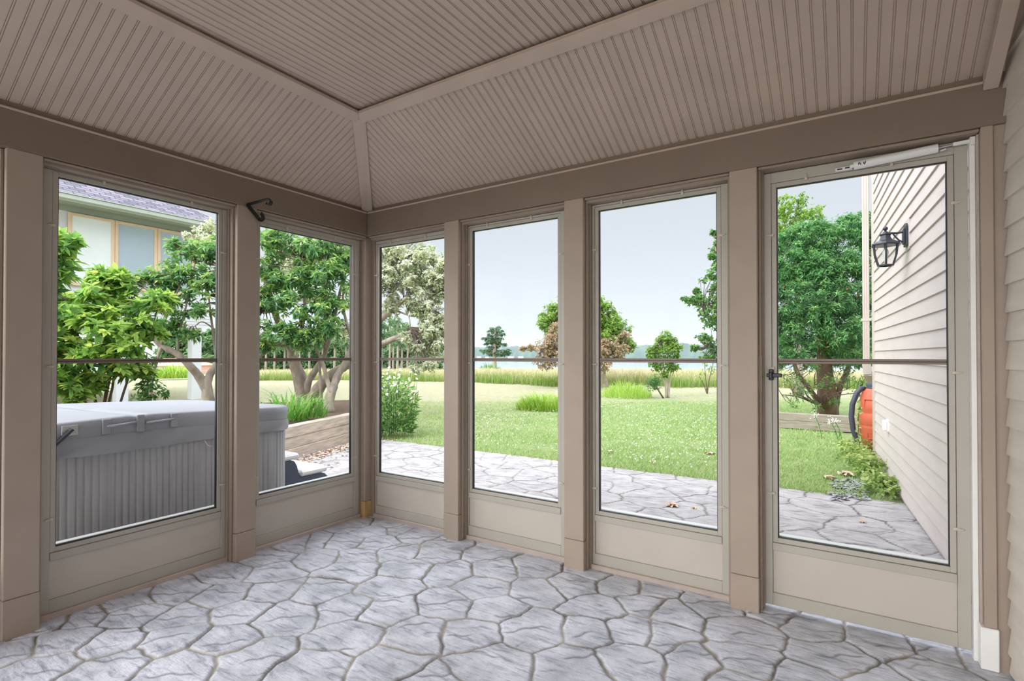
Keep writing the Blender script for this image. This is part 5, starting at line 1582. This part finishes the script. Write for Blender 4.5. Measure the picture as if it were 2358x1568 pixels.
# ground cover by the house wall, weeds by the edging, slate chips
rg = np.random.default_rng(117)
gp_ = []
for px_, py, z_, r in ((2020, 1085, .10, .22), (2040, 1100, .10, .2), (2000, 1065, .1, .2), (1985, 1050, .1, .2), (2050, 1130, .07, .16), (2025, 1130, .07, .16), (1970, 1040, .06, .2), (2065, 1145, .05, .10), (2000, 1100, .05, .16)):
    d_ = 1.2 * FOC / (py - 818.5)
    p = ground(px_, d_, z_)
    p[0] = min(p[0], X(p[1]) - r * 0.8)
    gp_.append((p, (r, r, z_ * 1.0)))
V, F, R_, pts = canopy(rg, gp_, 260, 6, 0.045, 0.030, droop=0.1, spread=.4, upbias=0.9)
tag(npmesh('ground_cover', V, F, M['l_cover'], None, {'rnd': R_}), 'yellow green ground cover along the foot of the outside siding', 'ground cover', kind='stuff')
for k, (px_, d_, h_, lab) in enumerate(((1880, 8.6, 0.34, 'weed with tiny white flowers left of the rain barrel, leftmost'), (1918, 8.3, 0.28, 'weed with tiny white flowers midway along the edging'), (1928, 8.2, 0.30, 'weed with tiny white flowers nearest the rain barrel'))):
    b_ = ground(px_ + 12, d_ - 0.8, -0.03)
    t = thing('flowering_weed', b_, lab, 'weed', 'white flowered weeds by the edging')
    tipz = b_ + np.array([-0.10, 0.05, h_])
    MB().tube([b_, (b_ + tipz) / 2 + [0.01, 0, 0.02], tipz], 0.004, 5).obj('stem', M['l_mid'], t)
    q = tipz + rg.normal(0, 0.03, (26, 3))
    V, F, R_ = leaf_cards(q, rand_dirs(rg, 26), rand_dirs(rg, 26), np.full(26, 0.022), np.full(26, 0.018), rg.random(26))
    npmesh('blossom', V, F, M['petal'], t, {'rnd': R_})
    V, F, R_ = leaf_cards(np.repeat(b_[None], 8, 0) + np.linspace(0, .8, 8)[:, None] * (tipz - b_), rand_dirs(rg, 8), rand_dirs(rg, 8), np.full(8, 0.07), np.full(8, 0.03), rg.random(8))
    npmesh('leaf', V, F, M['l_mid'], t, {'rnd': R_})
vn = thing('climbing_vine', ground(1975, 6.0, 0.0), 'thin vine climbing beside the hose of the rain barrel', 'vine')
vp = [ground(1980, 6.0, -0.02), B(1978, 1010, 6.05), B(1976, 960, 6.1), B(1982, 930, 6.15)]
MB().tube(smooth_path(vp), 0.004, 5).obj('stem', M['twig'], vn)
q = np.array(smooth_path(vp, 14)); q = np.repeat(q, 2, 0); nn = len(q)
V, F, R_ = leaf_cards(q, rand_dirs(rg, nn), rand_dirs(rg, nn), rg.uniform(.03, .06, nn), rg.uniform(.02, .04, nn), rg.uniform(.4, 1, nn))
npmesh('leaf', V, F, M['l_cover'], vn, {'rnd': R_})
n = 260
px_, d_ = rg.uniform(1915, 1995, n), rg.uniform(4.45, 5.2, n)
P = np.array([ground(a, b_, -0.012) for a, b_ in zip(px_, d_)])
V, F, R_ = leaf_cards(P, rand_dirs(rg, n) * [1, 1, .04], rand_dirs(rg, n) * .15 + [0, 0, 1], rg.uniform(.03, .06, n), rg.uniform(.02, .05, n), rg.random(n), wide=1)
tag(npmesh('slate_chips', V, F, M['slatechip'], None, {'rnd': R_}), 'scatter of grey slate chips where the patio meets the lawn', 'stones', kind='stuff')

# fallen leaves on the patio and lawn
rg = np.random.default_rng(118)
drop = [(1540, 1161, 0.10, 'large pale dry leaf on the patio in front of the window left of the door'), (1594, 1168, 0.045, 'small brown dry leaf on the patio right of the large pale leaf'), (1937, 1092, 0.14, 'large pale dry leaf on the grass beyond the patio edge'), (1900, 1103, 0.12, 'brown dry leaf on the grass beyond the door'), (1977, 1200, 0.05, 'small tan pebble like leaf on the patio beyond the door'), (1638, 1047, 0.11, 'pale dry leaf on the grass near the post left of the door'), (1500, 1065, 0.06, 'rust coloured dry leaf at the lawn edge'), (1402, 1042, 0.08, 'dark curled dry leaf on the lawn left of the rust coloured leaf')]
for px_, py, sz, lab in drop:
    z_ = -0.022
    d_ = (1.2 - z_) * FOC / (py - 818.5)
    p = ground(px_, d_, z_ + (0.0 if py > 1110 else 0.012))
    n = 5
    a0 = rg.uniform(0, 6.28)
    V, F, R_ = [], [], []
    dirs = np.array([[math.cos(a0 + b_), math.sin(a0 + b_), 0.12] for b_ in (-1.25, -0.6, 0, 0.6, 1.25)])
    V, F, R_ = leaf_cards(np.repeat(p[None], 5, 0), dirs, np.repeat([[0, 0, 1.0]], 5, 0) + rg.normal(0, .15, (5, 3)), np.array([.6, .85, 1, .85, .6]) * sz, np.array([.45] * 5) * sz, rg.random(5), wide=1, fold=0.35)
    tag(npmesh('dry_leaf', V, F, M['dryleaf'], None, {'rnd': R_}), lab, 'leaf', 'fallen leaves')
n = 700
t_ = rg.random(n)
wpos = np.array([-2.45, 0.9, 0]) + t_[:, None] * np.array([-0.66, 1.85, 0])
P = wpos + np.stack([rg.gamma(1.2, 0.13, n) + 0.04, rg.normal(0, .05, n) + 0.03, np.full(n, -0.018)], 1)
V, F, R_ = leaf_cards(P, rand_dirs(rg, n) * [1, 1, .25], rand_dirs(rg, n) * .6 + [0, 0, 1], rg.uniform(.02, .055, n), rg.uniform(.015, .035, n), rg.random(n), wide=1)
tag(npmesh('leaf_litter', V, F, M['dryleaf'], None, {'rnd': R_}), 'brown leaf litter along the foot of the retaining wall', 'leaves', kind='stuff')

# ------------------------------------------------------------------ grass
rg = np.random.default_rng(119)


def in_view_pts(n, x0_, x1_, d0_, d1_, power=1.0):
    """ground points in a wedge beyond the patio, thinning with distance"""
    px_ = rg.uniform(x0_, x1_, n)
    d_ = d0_ * (d1_ / d0_) ** (rg.random(n) ** power)
    k = (px_ - 1179) / FOC
    x = CAM[0] + d_ * (FW[0] + RT[0] * k); y = CAM[1] + d_ * (FW[1] + RT[1] * k)
    return x, y, d_


x, y, d_ = in_view_pts(170000, 560, 2100, 4.2, 14.0)
inbed = (x < -2.2) & (x > -7.6) & (y < 4.6) & (y > -3) & ((x + 3.3) * 1.77 + (y - 2.83) * 2.1 < 0)
ok = (y > 2.74) & (x < 3.4 - 0.073 * y) & ~inbed
x, y, d_ = x[ok], y[ok], d_[ok]
n = len(x)
edge = np.exp(-(y - 2.74) / 0.12)
V, F, R_, T_ = blades(rg, np.stack([x, y, np.full(n, -0.036)], 1), rg.uniform(.02, .055, n) * (1 + .5 * edge), rg.uniform(.004, .008, n) * (0.7 + d_ / 9), rg.uniform(.2, 1.4, n), np.clip(rg.normal(.5, .25, n) + 0.06 * (np.hypot(x - 3.4, y - 7) - 6).clip(0, 8), 0, 1), 1)
tag(npmesh('lawn_grass', V, F, M['g_lawn'], None, {'rnd': R_}), 'short grass blades of the mown lawn', 'grass', kind='stuff')
x, y, d_ = in_view_pts(3600, 1090, 1800, 5.2, 16.0, 0.8)
ok = (y > 3.0) & (x < 3.3 - 0.073 * y) & (rg.random(len(x)) < np.clip((np.sin(x * 1.7) + np.sin(y * 1.1 + x) + 1.8) / 2.6, 0.1, 1))
x, y = x[ok], y[ok]; n = len(x)
P = np.stack([x, y, rg.uniform(0.01, 0.04, n)], 1)
Vs = []
for k in range(2):
    Vs.append(leaf_cards(P, rand_dirs(rg, n) * [1, 1, .5] + [0, 0, .5], rand_dirs(rg, n), rg.uniform(.010, .018, n), rg.uniform(.009, .016, n), rg.random(n)))
tag(npmesh('clover_blossoms', *[join(Vs)[i] for i in (0, 1)], M['petal'], None, {'rnd': join(Vs)[2]}), 'white clover blossoms scattered through the lawn', 'clover', kind='stuff')

# meadow: edge distance read along the photo's width
edge_px = np.array([560, 800, 1020, 1190, 1300, 1430, 1500, 1560, 1640, 1800, 2000])
edge_d = np.array([30, 29, 25.5, 22.5, 21.5, 21.5, 21.5, 21.0, 20.5, 20, 20.])
px_ = rg.uniform(560, 2000, 46000)
e_ = np.interp(px_, edge_px, edge_d)
d_ = e_ + 34 * rg.random(len(px_)) ** 2.2 + rg.normal(0, .35, len(px_)) + 0.7 * np.sin(px_ * 0.031) * np.sin(px_ * 0.0127 + 1)
k = (px_ - 1179) / FOC
x = CAM[0] + d_ * (FW[0] + RT[0] * k); y = CAM[1] + d_ * (FW[1] + RT[1] * k)
n = len(x)
h_ = (rg.uniform(.35, .75, n) + 0.12 * np.sin(x * 0.9 + 0.5 * np.sin(y)) * np.sin(y * 0.7 + 1)) * np.where(d_ - e_ < 0.8, 0.85, 1.0)
tall_ = rg.random(n)
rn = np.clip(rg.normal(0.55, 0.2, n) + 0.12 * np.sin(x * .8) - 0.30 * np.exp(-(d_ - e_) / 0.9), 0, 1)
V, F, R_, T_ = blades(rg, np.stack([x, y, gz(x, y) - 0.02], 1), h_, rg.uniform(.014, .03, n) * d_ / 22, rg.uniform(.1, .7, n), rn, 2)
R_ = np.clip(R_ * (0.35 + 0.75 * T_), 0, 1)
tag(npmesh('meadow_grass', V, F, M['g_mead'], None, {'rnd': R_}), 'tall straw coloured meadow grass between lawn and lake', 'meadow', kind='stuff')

# ------------------------------------------------------------------ neighbouring house and the pink house
nb = thing('neighbour_house', (-14.5, 2.0, 0), 'pale grey neighbouring house with tan framed windows and a grey shingle roof', 'house')
NX = -12.5
nbx = MB().box((NX - 7, -7.0, 2.02), (NX, 5.37, 4.74))
nbx.obj('wall', M['house_grey'], nb)
m = MB()
for k in range(9):
    m.box((NX - 0.02, -7.0, 1.98 + k * 0.085 + 0.0), (NX + 0.018, 5.40, 1.98 + k * 0.085 + 0.075))
m.obj('skirt_boards', M['house_grey'], nb)
MB().box((NX - 0.3, -7.0, 4.60), (NX + 0.03, 5.40, 4.76)).obj('frieze', M['soffit'], nb)
MB().box((NX - 0.3, -7.3, 4.73), (NX + 0.62, 5.48, 4.77)).obj('soffit', M['soffit'], nb)
gt = MB().box((NX + 0.60, -7.3, 4.70), (NX + 0.64, 5.50, 4.80)).box((NX + 0.64, -7.3, 4.73), (NX + 0.74, 5.52, 4.83)).box((NX + .66, -7.3, 4.83), (NX + .77, 5.52, 4.85))
gt.obj('gutter', M['gutter'], nb, bevel=0.01)
MB().add([(NX + 0.70, -7.4, 4.86), (NX + 0.70, 5.50, 4.86), (NX - 3.2, 2.4, 7.2), (NX - 3.2, -4, 7.2), (NX - 7.6, -7.4, 4.86), (NX - 7.6, 5.50, 4.86)], [(0, 1, 2, 3), (1, 5, 2), (5, 4, 3, 2), (4, 0, 3), (0, 4, 5, 1)]).obj('shingle_roof', M['shingle'], nb)
for y0_, y1_ in ((2.03, 2.965), (2.97, 3.925), (3.93, 4.86)):
    zb_, zt_ = 2.86, 4.58
    f = MB().box((NX + 0.02, y0_, zb_), (NX + 0.07, y0_ + .075, zt_)).box((NX + 0.02, y1_ - .075, zb_), (NX + 0.07, y1_, zt_)).box((NX + 0.02, y0_ + .06, zt_ - .07), (NX + 0.07, y1_ - .06, zt_)).box((NX + 0.02, y0_ + .06, zb_), (NX + 0.07, y1_ - .06, zb_ + .07)).obj('window_frame', M['tanframe'], nb, bevel=0.01)
    MB().box((NX + 0.022, y0_ + .06, zb_ + .07), (NX + 0.045, y1_ - .06, zt_ - .07)).obj('window_shade', M['shade'] if y0_ < 2.5 else M['shade_blue'], f)
for y_ in (1.2, 3.2, 5.0):
    MB().box((NX - 0.32, y_ - 0.13, -0.05), (NX - 0.06, y_ + 0.13, 2.02)).obj('deck_post', M['house_grey'], nb, bevel=0.01)
MB().box((NX - 7, -7, -0.05), (NX - 2.6, -1.0, 2.02)).obj('lower_wall', M['house_grey'], nb)
p = ground(398, 62, 0); p[2] = float(gz(p[0], p[1])) - 0.4
pk = thing('pink_house', p, 'far pink stucco house with a low hipped roof', 'house')
u, v = RT, unit(np.array([FW[0], FW[1], 0]))


def pbox(m, a0, a1, b0, b1, z0_, z1_):
    c4 = [p + u * a + v * b_ for a, b_ in ((a0, b0), (a1, b0), (a1, b1), (a0, b1))]
    return m.hexa([*(q + zz(z0_) for q in c4), *(q + zz(z1_) for q in c4)])


sc = 62 / FOC
pbox(MB(), -80 * sc, 30 * sc, 0, 6, 0, 1.45).obj('wall', M['pink'], pk)
pbox(MB(), 30.05 * sc, 44 * sc, 0.5, 5, 0, 0.85).obj('garden_wall', M['pink'], pk)
c4 = [p + u * a + v * b_ + zz(1.45) for a, b_ in ((-82 * sc, -.3), (34 * sc, -.3), (34 * sc, 6.4), (-82 * sc, 6.4))]
r0, r1 = p + u * -60 * sc + v * 3 + zz(2.35), p + u * 2 * sc + v * 3 + zz(2.35)
MB().add([*c4, r0, r1], [(0, 1, 5, 4), (2, 3, 4, 5), (0, 4, 3), (1, 2, 5), (0, 3, 2, 1)]).obj('roof', M['pinkroof'], pk)
for a in (-40, -28, -16, 2, 14):
    pbox(MB(), a * sc, (a + 6) * sc, -0.04, 0.0, 0.8, 1.3).obj('window', M['paleglass'], pk)

# ------------------------------------------------------------------ summer haze over the lake
hm, ht_, hb_, ho_ = new_mat('lake_haze')
ht_.nodes.remove(hb_)
vs_ = ht_.nodes.new('ShaderNodeVolumeScatter')
vs_.inputs['Color'].default_value = (0.24, 0.30, 0.37, 1)
vs_.inputs['Density'].default_value = 0.0016
vs_.inputs['Anisotropy'].default_value = 0.2
ht_.links.new(vs_.outputs[0], ho_.inputs['Volume'])
hz = MB().box((-1400, 90, -2.9), (800, 1000, 30)).obj('lake_haze', hm)
tag(hz, 'pale blue summer haze over the lake', 'haze', kind='stuff')
